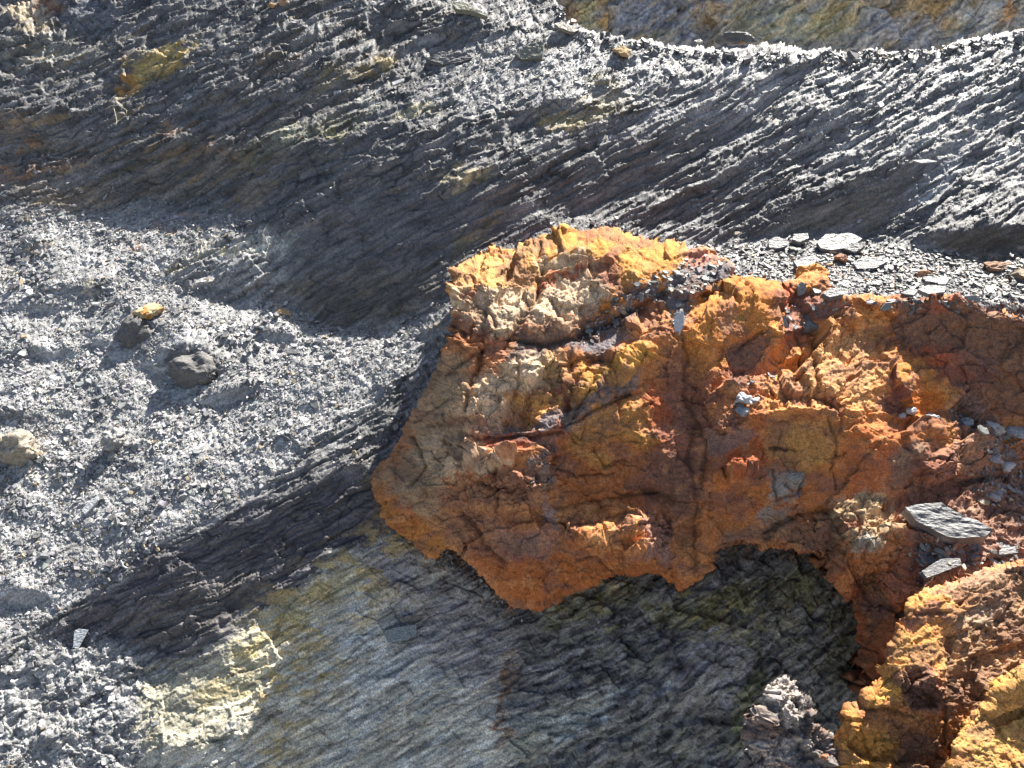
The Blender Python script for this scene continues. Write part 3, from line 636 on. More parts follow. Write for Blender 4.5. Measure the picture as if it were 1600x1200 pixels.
# ---- the big boulder
O1 = [(697, 440), (702, 424), (722, 404), (745, 390), (768, 380), (800, 379), (832, 378), (846, 365), (880, 362), (905, 366), (930, 356), (965, 352), (985, 356), (1010, 363), (1040, 368), (1068, 376), (1078, 388),
      (1100, 390), (1122, 398), (1112, 412), (1085, 425), (1068, 440), (1072, 470), (1075, 500), (1072, 540), (1082, 600), (1078, 680), (1084, 760), (1092, 830), (1096, 885), (1066, 926), (1045, 918), (1030, 900), (1000, 899),
      (960, 905), (905, 925), (870, 940), (835, 952), (800, 957), (782, 938), (762, 912), (740, 888), (722, 868), (700, 864), (680, 880), (662, 876), (640, 850), (620, 832), (604, 818), (598, 790), (584, 765), (577, 748),
      (592, 722), (610, 700), (628, 680), (636, 655), (656, 628), (672, 596), (692, 560), (704, 535), (706, 500), (702, 470)]
F1 = [
 ([(560, 380), (705, 400), (720, 480), (740, 560), (700, 640), (650, 740), (640, 860), (560, 860)], 72, -48, 8, dict(fac=.5)),
 ([(700, 440), (722, 404), (768, 380), (832, 376), (846, 400), (820, 430), (790, 448), (760, 470), (720, 478), (702, 460)], 40, 5, 5, dict(fac=.7)),
 ([(745, 400), (790, 385), (830, 380), (835, 410), (790, 440), (750, 430)], 34, 10, 4),
 ([(700, 440), (725, 450), (748, 470), (752, 500), (725, 500), (704, 478)], 66, -30, 4),
 ([(725, 450), (762, 440), (775, 470), (755, 495), (740, 478)], 72, -10, 3),
 ([(840, 372), (905, 364), (965, 352), (1040, 366), (1078, 384), (1075, 420), (1030, 430), (985, 430), (950, 400), (905, 395), (870, 400), (842, 404)], 36, 8, 5, dict(fac=.4)),
 ([(840, 395), (870, 398), (900, 392), (925, 398), (920, 420), (880, 428), (845, 420)], 60, 0, 4),
 ([(850, 440), (900, 415), (950, 405), (1000, 432), (960, 470), (930, 495), (880, 508), (840, 518), (818, 505), (830, 470)], 55, 18, 5, dict(fac=.7)),
 ([(870, 430), (920, 412), (945, 420), (900, 450), (868, 455)], 42, 12, 4),
 ([(930, 480), (975, 440), (1010, 425), (1062, 420), (1040, 445), (1000, 462), (965, 490), (935, 512), (905, 516)], 86, 10, 3),
 ([(960, 400), (985, 410), (995, 440), (975, 455), (955, 430)], 74, 20, 3),
 ([(905, 515), (960, 492), (1000, 466), (1060, 440), (1075, 445), (1072, 470), (1000, 480), (940, 512), (880, 530), (830, 535)], 100, 0, 3, dict(fac=.3)),
 ([(738, 485), (770, 462), (800, 452), (832, 448), (840, 470), (812, 510), (800, 530), (775, 534), (745, 520)], 50, 14, 4, dict(fac=.8)),
 ([(745, 515), (790, 530), (780, 545), (748, 535)], 80, -10, 3),
 # recess under the cap
 ([(800, 520), (880, 512), (960, 500), (1030, 482), (1060, 478), (1050, 520), (960, 545), (900, 555), (840, 560), (800, 548)], 66, 6, 5, dict(fac=.4)),
 ([(880, 540), (960, 500), (1000, 495), (1010, 512), (960, 540), (890, 560)], 30, 0, 4, dict(grit=1.4)),
 ([(700, 540), (790, 540), (840, 560), (800, 590), (740, 600), (690, 640)], 66, -22, 6),
 # upper right ledge
 ([(960, 520), (1000, 490), (1030, 470), (1062, 470), (1064, 495), (1050, 510), (1020, 505), (1000, 520), (975, 530)], 38, 10, 3, dict(fac=.9)),
 ([(985, 530), (1030, 508), (1064, 505), (1062, 560), (1020, 555)], 78, -5, 4),
 # sunlit middle
 ([(738, 650), (735, 600), (745, 588), (790, 555), (845, 552), (875, 565), (885, 620), (870, 635), (830, 655), (790, 668), (740, 668), (718, 660)], 44, 12, 5, dict(fac=1.0)),
 ([(770, 590), (800, 560), (830, 555), (830, 580), (800, 600)], 66, 0, 4),
 ([(890, 640), (892, 600), (910, 570), (950, 548), (1000, 540), (1030, 548), (1022, 575), (985, 585), (940, 605), (900, 642)], 44, 10, 4, dict(fac=1.0)),
 ([(995, 550), (1025, 548), (1010, 580), (990, 575)], 74, 15, 3),
 ([(875, 570), (890, 560), (895, 600), (885, 630), (876, 620)], 82, -30, 3),
 ([(930, 620), (990, 590), (1050, 588), (1055, 600), (1000, 612), (940, 640)], 64, 0, 3),
 # slate-coloured strip and the red step below it
 ([(740, 672), (800, 662), (850, 650), (900, 628), (960, 605), (975, 610), (920, 640), (880, 665), (830, 672), (760, 682)], 34, 0, 2.5, dict(grit=1.6)),
 ([(745, 682), (800, 676), (870, 670), (900, 660), (880, 690), (820, 700), (760, 700)], 84, 0, 2.5, dict(fac=.3)),
 ([(800, 715), (860, 700), (900, 680), (905, 690), (870, 720), (860, 745), (830, 730)], 50, 0, 4, dict(grit=1.6)),
 # nodules
 ([(672, 742), (678, 710), (700, 680), (722, 672), (742, 682), (748, 705), (735, 725), (712, 732), (700, 720), (690, 735)], 42, 5, 3, dict(fac=1.4)),
 ([(760, 722), (800, 698), (805, 708), (775, 728), (745, 745), (730, 735)], 44, 5, 2.5, dict(fac=1.2)),
 ([(640, 765), (652, 748), (664, 745), (662, 765), (648, 778)], 40, 0, 2), ([(652, 785), (666, 782), (668, 805), (655, 800)], 42, 0, 2),
 ([(690, 765), (712, 760), (720, 770), (700, 772)], 40, 0, 2),
 ([(730, 780), (800, 735), (840, 745), (850, 770), (790, 790), (745, 800)], 62, 0, 6, dict(fac=1.4)),
 # big shaded front with small sunlit lips
 ([(870, 700), (960, 640), (1045, 600), (1070, 620), (1080, 760), (1040, 800), (900, 810), (860, 760)], 76, 2, 8, dict(fac=.45)),
 ([(975, 632), (1000, 624), (1024, 640), (1034, 660), (1030, 678), (1012, 672), (1006, 690), (1000, 680), (996, 662), (968, 655), (960, 648)], 46, 12, 2.5, dict(grit=1.6)),
 ([(1000, 600), (1040, 588), (1050, 600), (1040, 612), (1000, 612), (985, 622)], 40, 8, 2),
 ([(918, 655), (935, 642), (948, 650), (940, 668), (918, 665)], 46, 8, 2.5),
 ([(918, 712), (932, 698), (937, 712), (928, 722)], 44, 8, 2),
 ([(995, 728), (1004, 726), (1002, 742), (996, 740)], 42, 8, 1.5), ([(978, 760), (988, 756), (986, 772), (978, 770)], 42, 8, 1.5),
 ([(878, 822), (905, 795), (925, 800), (945, 790), (962, 788), (975, 800), (1000, 792), (1012, 798), (1048, 812), (1052, 838), (1036, 860), (1034, 884), (1012, 876), (985, 862), (960, 850), (930, 862), (912, 850)], 46, 8, 4, dict(fac=1.2, grit=1.5)),
 ([(886, 862), (902, 850), (904, 872), (892, 872)], 44, 8, 2), ([(872, 828), (890, 816), (905, 830), (890, 838)], 44, 8, 2),
 ([(1030, 884), (1058, 886), (1050, 892), (1032, 892)], 40, 8, 1.5),
 ([(776, 812), (790, 812), (804, 832), (786, 828)], 46, 5, 2), ([(828, 820), (842, 812), (850, 826), (838, 832)], 46, 5, 2),
 ([(780, 894), (800, 884), (824, 908), (815, 914)], 52, 5, 2),
 ([(1000, 780), (1040, 770), (1060, 790), (1050, 812), (1012, 800)], 96, 0, 4),
 ([(1040, 690), (1084, 680), (1090, 800), (1050, 800)], 82, 30, 6),
 # lower part
 ([(640, 800), (720, 800), (740, 860), (700, 880), (650, 870)], 84, -30, 6, dict(fac=.5)),
 ([(740, 800), (880, 830), (1000, 880), (1080, 890), (1060, 930), (800, 960), (740, 890)], 84, -6, 8, dict(fac=.4)),
 ([(690, 860), (740, 870), (800, 940), (960, 900), (1060, 915), (1090, 890), (1100, 960), (760, 990), (680, 900)], 108, -8, 6),
 ([(720, 815), (760, 810), (800, 870), (780, 900), (745, 860)], 78, -35, 6),
]
K1 = [
 ([(560, 340), (1130, 340), (1130, 470), (560, 470)], (.52, .31, .085), 10),
 ([(700, 430), (722, 404), (768, 380), (840, 376), (840, 420), (780, 450), (720, 450)], (.60, .38, .10), 6),
 ([(850, 375), (905, 364), (965, 354), (1070, 380), (1060, 420), (1000, 430), (950, 400), (860, 400)], (.58, .32, .06), 6),
 ([(902, 362), (925, 364), (922, 385), (905, 380)], (.26, .10, .05), 3),
 ([(700, 440), (735, 450), (752, 480), (740, 510), (706, 490)], (.60, .46, .27), 5),
 ([(725, 455), (765, 445), (770, 470), (745, 490)], (.30, .13, .06), 4),
 ([(745, 460), (800, 445), (830, 455), (835, 480), (800, 530), (750, 530), (740, 490)], (.62, .49, .31), 6),
 ([(842, 395), (925, 395), (930, 425), (845, 430)], (.58, .45, .27), 4, .9),
 ([(850, 440), (900, 430), (960, 425), (950, 470), (930, 495), (850, 515), (820, 505)], (.62, .49, .31), 6),
 ([(930, 400), (960, 400), (980, 430), (960, 460), (935, 440)], (.36, .17, .07), 4),
 ([(935, 480), (975, 445), (1060, 420), (1040, 450), (960, 495), (900, 515)], (.50, .24, .05), 4),
 ([(842, 440), (905, 418), (935, 410), (910, 428), (850, 450)], (.36, .13, .05), 3),
 ([(1078, 385), (1125, 395), (1110, 415), (1085, 425)], (.52, .24, .13), 4),
 ([(560, 480), (710, 490), (745, 560), (700, 660), (650, 760), (560, 760)], (.34, .19, .07), 8),
 ([(703, 495), (735, 500), (745, 560), (715, 590), (690, 570)], (.40, .20, .07), 5),
 ([(740, 520), (790, 530), (800, 550), (750, 560)], (.38, .18, .08), 5),
 ([(660, 640), (700, 600), (730, 620), (700, 700), (660, 740), (610, 760), (640, 700)], (.34, .25, .13), 8, .9),
 ([(620, 690), (650, 650), (668, 600), (690, 570), (680, 620), (650, 680), (610, 720), (590, 730)], (.42, .20, .06), 5, .9),
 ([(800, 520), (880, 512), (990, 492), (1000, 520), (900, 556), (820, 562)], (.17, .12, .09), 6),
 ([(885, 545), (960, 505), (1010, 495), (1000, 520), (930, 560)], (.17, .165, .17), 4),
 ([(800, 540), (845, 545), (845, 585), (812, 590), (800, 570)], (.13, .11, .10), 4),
 ([(745, 590), (800, 560), (850, 560), (870, 600), (850, 640), (760, 665), (725, 660)], (.66, .52, .33), 7),
 ([(800, 620), (870, 600), (880, 630), (830, 655), (780, 665)], (.58, .34, .08), 6),
 ([(850, 550), (885, 560), (885, 600), (855, 600)], (.50, .36, .16), 5),
 ([(890, 640), (900, 580), (1000, 542), (1030, 550), (1000, 585)], (.58, .35, .07), 5),
 ([(870, 600), (890, 600), (890, 630), (872, 630)], (.26, .10, .05), 3),
 ([(960, 520), (1062, 470), (1060, 500), (1000, 520)], (.54, .29, .09), 4),
 ([(740, 672), (850, 650), (900, 628), (960, 605), (1000, 585), (990, 605), (930, 640), (880, 690), (870, 740), (850, 780), (830, 740), (850, 700), (760, 684)], (.19, .165, .15), 4),
 ([(745, 684), (860, 672), (885, 668), (875, 688), (760, 704)], (.26, .105, .05), 3),
 ([(870, 680), (880, 700), (870, 712), (860, 700)], (.48, .17, .05), 2.5),
 ([(660, 690), (700, 660), (750, 680), (760, 720), (800, 700), (790, 730), (700, 745), (670, 760)], (.66, .52, .34), 5),
 ([(700, 740), (790, 730), (850, 760), (840, 800), (720, 800)], (.37, .21, .09), 8),
 ([(620, 760), (680, 740), (700, 780), (680, 830), (640, 800)], (.34, .27, .15), 6, .8),
 ([(590, 770), (640, 800), (700, 830), (720, 880), (640, 880), (600, 830)], (.42, .20, .045), 6),
 ([(680, 800), (760, 800), (800, 860), (760, 890), (700, 860)], (.36, .20, .08), 8),
 ([(860, 690), (960, 640), (1050, 610), (1070, 760), (1000, 800), (880, 810)], (.37, .155, .045), 10),
 ([(900, 650), (1000, 620), (1030, 690), (960, 720), (900, 720)], (.46, .25, .06), 8),
 ([(1010, 610), (1060, 610), (1060, 700), (1035, 700)], (.38, .12, .04), 5),
 ([(1040, 560), (1085, 540), (1085, 800), (1050, 800), (1050, 690)], (.26, .14, .08), 12, .7),  # brown along the cleft, darkened to add to its shade
 ([(990, 730), (1080, 700), (1085, 810), (1030, 800), (1000, 790)], (.15, .095, .06), 12, .8),  # dark brown paints shade into the hollow of the cleft
 ([(740, 860), (900, 860), (1000, 880), (1080, 890), (1060, 930), (800, 960)], (.40, .15, .035), 8),
 ([(770, 820), (870, 830), (860, 870), (800, 880)], (.24, .16, .13), 8, .8),
 ([(870, 800), (1000, 795), (1020, 830), (980, 860), (900, 840)], (.58, .31, .09), 6),
 ([(985, 800), (1050, 810), (1045, 880), (1000, 870), (1010, 830)], (.38, .22, .14), 5),
 ([(845, 780), (872, 800), (880, 830), (850, 810)], (.32, .25, .22), 4),
]
CR1 = [([(852, 420), (842, 440), (838, 470), (820, 490), (802, 525), (790, 545)], 5, 9), ([(845, 380), (838, 410), (850, 425)], 3, 5), ([(750, 545), (748, 575), (735, 600), (728, 640)], 4, 7),
       ([(805, 560), (812, 600), (800, 625)], 3, 5), ([(700, 585), (735, 560), (750, 548)], 4, 6), ([(643, 760), (660, 730), (650, 700), (640, 680)], 3, 5), ([(720, 800), (740, 820), (765, 860), (790, 880)], 4, 5),
       ([(775, 735), (780, 770), (776, 800)], 2.5, 4), ([(890, 560), (896, 600), (884, 640)], 5, 8), ([(960, 900), (930, 870), (900, 875)], 3, 3), ([(860, 470), (880, 500)], 3, 4), ([(745, 470), (770, 500), (775, 530)], 2.5, 4),
       ([(1010, 770), (1030, 780), (1050, 778)], 12, 12), ([(700, 625), (650, 660)], 3, 3), ([(925, 700), (945, 730), (980, 720)], 3, 3), ([(865, 725), (900, 745), (960, 740)], 2.5, 3),
       ([(842, 436), (890, 420), (940, 408), (960, 412)], 2.5, -4), ([(745, 676), (820, 668), (900, 640)], 2.5, -3), ([(1004, 598), (1040, 590)], 2.5, -4)]
_unused = ('ochre_boulder', (556, 330, 1140, 1000), O1, (76, 0, OCH), F1, K1, CR1,
                [-.16, ([(560, 330), (1150, 330), (1150, 470), (700, 520), (560, 560)], -.05, 20), ([(1000, 330), (1150, 330), (1150, 1000), (1040, 1000), (1040, 500)], -.08, 15), ([(620, 820), (1060, 860), (1100, 1000), (620, 1000)], -.22, 15)],
                0)

# ---- the outcrop on the right, from the debris ledge to the arch
O2 = [(1070, 520), (1076, 492), (1084, 470), (1110, 458), (1150, 448), (1185, 443), (1212, 448), (1225, 452), (1240, 440), (1262, 422), (1288, 420), (1294, 440), (1300, 462), (1340, 464), (1372, 460), (1400, 462), (1440, 462),
      (1500, 457), (1515, 470), (1545, 482), (1600, 488), (1700, 492), (1790, 494), (1790, 900), (1600, 905), (1500, 915), (1440, 940), (1405, 965), (1398, 1010), (1372, 1050), (1352, 1100), (1346, 1090), (1350, 1040), (1344, 990),
      (1330, 940), (1306, 905), (1282, 880), (1240, 864), (1200, 856), (1160, 856), (1128, 864), (1100, 884), (1076, 926), (1062, 920), (1054, 890), (1050, 820), (1056, 740), (1052, 660), (1060, 600), (1064, 560)]
F2 = [
 # hump
 ([(1078, 520), (1076, 490), (1090, 468), (1130, 455), (1185, 443), (1215, 450), (1224, 516), (1208, 514), (1196, 484), (1160, 478), (1120, 490), (1090, 520)], 38, 10, 4, dict(grit=1.5)),
 ([(1088, 560), (1090, 515), (1118, 492), (1150, 480), (1192, 488), (1196, 515), (1150, 532), (1120, 548), (1100, 580)], 82, -4, 3, dict(fac=.25)),
 ([(1100, 580), (1130, 545), (1200, 520), (1230, 520), (1200, 570), (1150, 610), (1120, 640), (1100, 640)], 76, 0, 6, dict(fac=.6)),
 ([(1220, 450), (1300, 440), (1330, 462), (1300, 480), (1280, 500), (1240, 540), (1225, 520)], 40, 0, 6, dict(grit=1.6)),
 ([(1225, 522), (1262, 508), (1300, 490), (1290, 510), (1240, 545), (1210, 556), (1200, 545)], 96, 0, 3),
 ([(1236, 450), (1240, 438), (1265, 422), (1290, 420), (1294, 448)], 42, 10, 2.5, dict(grit=1.4)),
 ([(1236, 452), (1294, 448), (1290, 462), (1238, 462)], 86, 0, 2),
 # the big sunlit slab
 ([(1140, 640), (1165, 600), (1215, 550), (1270, 505), (1330, 476), (1386, 470), (1392, 500), (1396, 545), (1390, 560), (1388, 640), (1330, 652), (1310, 640), (1240, 636), (1180, 655), (1140, 690), (1120, 680)], 42, 22, 3, dict(fac=1.0, grit=1.9)),
 ([(1285, 505), (1300, 490), (1330, 498), (1345, 515), (1330, 520), (1300, 510)], 66, 0, 3),
 ([(1396, 545), (1430, 560), (1470, 600), (1500, 660), (1480, 720), (1440, 660), (1400, 600)], 44, 10, 3, dict(grit=1.6)),
 ([(1384, 588), (1400, 592), (1422, 602), (1420, 655), (1384, 650)], 84, -10, 2, dict(fac=.6)),
 ([(1424, 600), (1440, 588), (1460, 610), (1470, 640), (1462, 660), (1420, 652)], 78, -10, 3, dict(fac=.2)),
 ([(1280, 590), (1310, 612), (1330, 640), (1300, 634), (1278, 612)], 72, 0, 3),
 ([(1140, 640), (1160, 612), (1200, 582), (1220, 570), (1190, 610), (1160, 640), (1140, 670)], 52, 0, 5),
 # shaded front
 ([(1090, 700), (1130, 680), (1180, 656), (1240, 638), (1310, 642), (1320, 660), (1390, 662), (1440, 668), (1476, 690), (1440, 730), (1400, 780), (1330, 800), (1200, 838), (1100, 860), (1080, 800)], 77, 0, 4, dict(fac=.3, grit=.6)),
 ([(1308, 640), (1345, 650), (1400, 652), (1450, 660), (1448, 668), (1400, 670), (1394, 690), (1385, 668), (1365, 672), (1360, 690), (1345, 672), (1330, 678), (1318, 690), (1314, 660)], 48, 12, 2, dict(grit=1.6)),
 ([(1305, 648), (1340, 655), (1336, 668), (1310, 668)], 84, 0, 2),
 ([(1338, 684), (1362, 686), (1395, 672), (1420, 684), (1418, 688), (1394, 678), (1362, 692), (1340, 690)], 38, 0, 1.5),
 ([(1200, 703), (1240, 700), (1240, 706), (1200, 708)], 40, 0, 1.5), ([(1290, 712), (1325, 702), (1325, 707), (1290, 718)], 40, 0, 1.5),
 ([(1122, 735), (1140, 722), (1152, 718), (1170, 715), (1178, 722), (1176, 742), (1160, 740), (1140, 745), (1122, 755)], 42, 12, 2, dict(fac=1.6)),
 ([(1128, 790), (1145, 775), (1165, 768), (1172, 755), (1175, 765), (1160, 780), (1130, 792)], 42, 8, 1.5),
 ([(1100, 706), (1120, 690), (1140, 670), (1130, 700), (1105, 760), (1090, 790)], 80, -50, 3),
 ([(1105, 812), (1118, 802), (1120, 810), (1108, 816)], 40, 8, 1.5),
 ([(1050, 500), (1090, 520), (1100, 640), (1100, 800), (1050, 900)], 82, -30, 6, dict(fac=.5)),
 # upper right, in shade
 ([(1394, 466), (1500, 460), (1560, 486), (1790, 498), (1790, 700), (1600, 652), (1550, 642), (1500, 610), (1470, 580), (1430, 548), (1398, 540)], 80, -16, 4, dict(fac=.7, raw=1)),
 ([(1452, 490), (1470, 484), (1482, 470), (1488, 480), (1470, 498)], 42, 0, 2), ([(1410, 540), (1425, 520), (1438, 520), (1440, 540)], 46, 0, 2),
 ([(1545, 545), (1600, 500), (1790, 500), (1790, 560), (1600, 570)], 54, 0, 6, dict(grit=1.6)),
 # soil slope
 ([(1480, 612), (1510, 600), (1560, 660), (1620, 740), (1790, 780), (1790, 905), (1600, 905), (1500, 915), (1440, 925), (1400, 880), (1400, 790), (1450, 730), (1490, 690)], 34, 4, 6, dict(grit=2.2, fac=1.1)),
 ([(1450, 700), (1490, 690), (1500, 760), (1460, 790), (1430, 760)], 50, 0, 6),
 ([(1425, 820), (1440, 815), (1500, 850), (1530, 845), (1500, 862), (1450, 868), (1428, 860)], 78, 0, 3),
 # arch lip
 ([(1130, 864), (1200, 838), (1260, 800), (1330, 790), (1400, 800), (1420, 860), (1400, 940), (1350, 960), (1300, 900), (1240, 866)], 66, 4, 6, dict(fac=1.0, grit=1.6)),
 ([(1300, 790), (1350, 768), (1395, 775), (1410, 830), (1380, 860), (1330, 850), (1300, 820)], 48, 8, 5, dict(fac=1.3)),
 ([(1245, 795), (1265, 790), (1270, 798), (1245, 800)], 40, 0, 1.5),
 ([(1100, 880), (1130, 850), (1200, 846), (1270, 858), (1320, 905), (1360, 980), (1330, 1000), (1280, 900), (1200, 870), (1120, 890)], 92, 0, 4),
 ([(1330, 930), (1400, 930), (1410, 970), (1380, 1050), (1350, 1110), (1340, 1100)], 82, -62, 5, dict(fac=.8)),
]
K2 = [
 ([(1070, 440), (1225, 440), (1225, 560), (1070, 600)], (.54, .255, .05), 6),
 ([(1120, 500), (1150, 482), (1192, 490), (1190, 515), (1150, 530), (1110, 550), (1092, 570)], (.50, .20, .04), 5),
 ([(1120, 500), (1180, 490), (1170, 500), (1125, 515)], (.45, .28, .09), 4),
 ([(1140, 540), (1220, 520), (1210, 560), (1150, 610), (1120, 600)], (.19, .12, .08), 6, .9),
 ([(1110, 580), (1140, 560), (1140, 610), (1115, 640)], (.42, .17, .05), 4),
 ([(1080, 560), (1110, 580), (1120, 660), (1110, 740), (1080, 800), (1050, 800), (1050, 560)], (.24, .13, .075), 12, .7),  # right wall of the cleft, brown darkened for shade
 ([(1218, 450), (1300, 462), (1290, 500), (1240, 530), (1222, 500)], (.30, .15, .09), 6),
 ([(1236, 460), (1240, 438), (1265, 422), (1292, 420), (1294, 450)], (.56, .27, .07), 3),
 ([(1215, 450), (1240, 445), (1236, 475), (1220, 480)], (.42, .13, .045), 4),
 ([(1160, 620), (1215, 550), (1280, 505), (1330, 478), (1386, 472), (1396, 560), (1390, 640), (1320, 650), (1240, 636), (1180, 655)], (.60, .31, .085), 7),
 ([(1225, 600), (1290, 530), (1340, 520), (1370, 560), (1360, 620), (1280, 630)], (.60, .37, .13), 8, .9),
 ([(1140, 640), (1160, 605), (1220, 555), (1235, 560), (1190, 600), (1170, 640), (1140, 660)], (.25, .16, .12), 5, .85),
 ([(1165, 600), (1200, 590), (1190, 620), (1150, 640)], (.52, .23, .08), 4),
 ([(1270, 480), (1320, 476), (1330, 495), (1290, 500)], (.36, .19, .13), 4),
 ([(1396, 550), (1440, 565), (1490, 640), (1480, 700), (1450, 660), (1400, 590)], (.60, .30, .06), 5),
 ([(1384, 588), (1420, 600), (1420, 655), (1384, 650)], (.28, .13, .07), 2.5),
 ([(1426, 600), (1460, 605), (1466, 655), (1424, 650)], (.52, .17, .025), 3),
 ([(1110, 700), (1180, 656), (1300, 640), (1470, 680), (1440, 730), (1390, 790), (1200, 838), (1100, 860)], (.44, .18, .045), 8),
 ([(1200, 660), (1310, 645), (1310, 700), (1290, 730), (1200, 730)], (.44, .26, .065), 8),
 ([(1100, 680), (1160, 660), (1180, 680), (1120, 730)], (.21, .15, .12), 6, .9),
 ([(1120, 720), (1190, 690), (1200, 730), (1150, 760)], (.38, .13, .04), 6),
 ([(1330, 700), (1400, 690), (1400, 760), (1340, 790)], (.40, .16, .05), 8),
 ([(1400, 690), (1460, 690), (1430, 740), (1390, 780)], (.27, .18, .11), 7),
 ([(1200, 740), (1240, 730), (1258, 745), (1252, 775), (1220, 785), (1200, 770)], (.30, .27, .22), 3),
 ([(1185, 795), (1205, 788), (1230, 795), (1225, 820), (1195, 825)], (.32, .26, .20), 4),
 ([(1120, 840), (1250, 800), (1320, 800), (1300, 880), (1200, 850), (1130, 866)], (.28, .17, .08), 7),
 ([(1300, 790), (1350, 768), (1395, 780), (1400, 840), (1350, 860), (1300, 840)], (.46, .35, .19), 6),
 ([(1320, 812), (1340, 805), (1345, 830), (1322, 836)], (.40, .19, .06), 3),
 ([(1330, 840), (1350, 830), (1355, 855), (1335, 862)], (.38, .33, .25), 3),
 ([(1395, 466), (1500, 460), (1560, 486), (1790, 498), (1790, 700), (1550, 642), (1470, 580), (1398, 540)], (.24, .14, .075), 6),  # brown, painted darker to deepen the shaded recess
 ([(1400, 470), (1440, 470), (1440, 520), (1400, 530)], (.30, .17, .10), 6),
 ([(1450, 470), (1490, 462), (1490, 490), (1460, 495)], (.48, .14, .04), 4),
 ([(1420, 540), (1440, 545), (1470, 540), (1530, 560), (1560, 600), (1500, 600), (1450, 575)], (.42, .10, .025), 6),
 ([(1510, 560), (1545, 550), (1560, 590), (1520, 610)], (.17, .10, .13), 5, .8),
 ([(1540, 540), (1600, 510), (1790, 510), (1790, 620), (1600, 630), (1560, 600)], (.25, .155, .085), 8),
 ([(1480, 612), (1510, 600), (1620, 740), (1790, 780), (1790, 905), (1440, 925), (1400, 800), (1490, 690)], (.32, .20, .135), 8),
 ([(1430, 720), (1500, 700), (1520, 780), (1440, 800)], (.28, .14, .075), 8, .9),
 ([(1480, 700), (1520, 680), (1560, 730), (1510, 750)], (.38, .23, .12), 8, .8),
 ([(1330, 900), (1400, 880), (1410, 970), (1350, 1100), (1340, 1000)], (.26, .115, .04), 6),
 ([(1350, 900), (1380, 900), (1372, 1000), (1355, 1000)], (.16, .12, .06), 4, .8),
 ([(1380, 880), (1440, 880), (1440, 930), (1400, 950), (1385, 930)], (.34, .17, .08), 5),
]
CR2 = [([(1204, 700), (1242, 703)], 2.5, 4), ([(1292, 716), (1322, 706)], 2.5, 4), ([(1255, 520), (1262, 545), (1278, 590), (1280, 615), (1310, 635)], 3, 5), ([(1300, 560), (1270, 570), (1240, 600)], 2.5, 4),
       ([(1098, 540), (1100, 600), (1094, 680), (1098, 760), (1085, 830)], 6, 9), ([(1304, 738), (1308, 765)], 2, 4), ([(1200, 830), (1260, 800), (1330, 795)], 5, 5), ([(1150, 545), (1195, 515)], 3, 3),
       ([(1296, 650), (1310, 700), (1300, 735)], 2.5, 3), ([(1208, 735), (1212, 780), (1250, 770), (1255, 742)], 3, 4), ([(1225, 755), (1240, 768)], 3, 4), ([(1390, 470), (1394, 540), (1388, 590)], 2.5, -5),
       ([(1415, 530), (1440, 575), (1480, 615), (1500, 640)], 2.5, -4), ([(1320, 640), (1400, 648), (1450, 656)], 2.5, -4), ([(1170, 655), (1240, 636), (1310, 640)], 3, -4), ([(1330, 800), (1350, 830), (1350, 870)], 3, 4)]
O12 = O1[:18] + [(1128, 402), (1140, 412), (1136, 430), (1128, 446)] + O2[3:-9] + O1[O1.index((1066, 926)):]
FB = [([(700, 470), (1080, 440), (1080, 700), (700, 700)], 57, -12, 20), ([(860, 690), (1100, 640), (1100, 790), (860, 790)], 59.5, -16, 12)]
FC = [([(1396, 474), (1500, 468), (1560, 492), (1790, 504), (1790, 690), (1600, 648), (1550, 636), (1500, 600), (1470, 572), (1432, 542), (1400, 532)], 84, -22, 5, dict(raw=1, fac=.5)), ([(1340, 500), (1386, 472), (1392, 500), (1396, 545), (1388, 640), (1340, 640)], 26, 26, 3, dict(raw=1, fac=.6)), ([(1000, 440), (1060, 405), (1110, 398), (1140, 410), (1130, 448), (1088, 462), (1068, 490), (1052, 520), (1050, 480), (1020, 470)], 42, 0, 4, dict(grit=1.4, fac=.5)),
 ([(1030, 560), (1060, 530), (1078, 540), (1086, 600), (1074, 650), (1088, 700), (1070, 760), (1082, 800), (1060, 850), (1040, 820), (1052, 740), (1036, 680), (1046, 620)], 84, 12, 5, dict(raw=1)),
 ([(1074, 540), (1098, 556), (1104, 600), (1120, 640), (1108, 690), (1092, 720), (1104, 780), (1094, 850), (1072, 850), (1088, 790), (1076, 760), (1092, 700), (1080, 650), (1092, 600)], 74, -46, 5, dict(raw=1))]
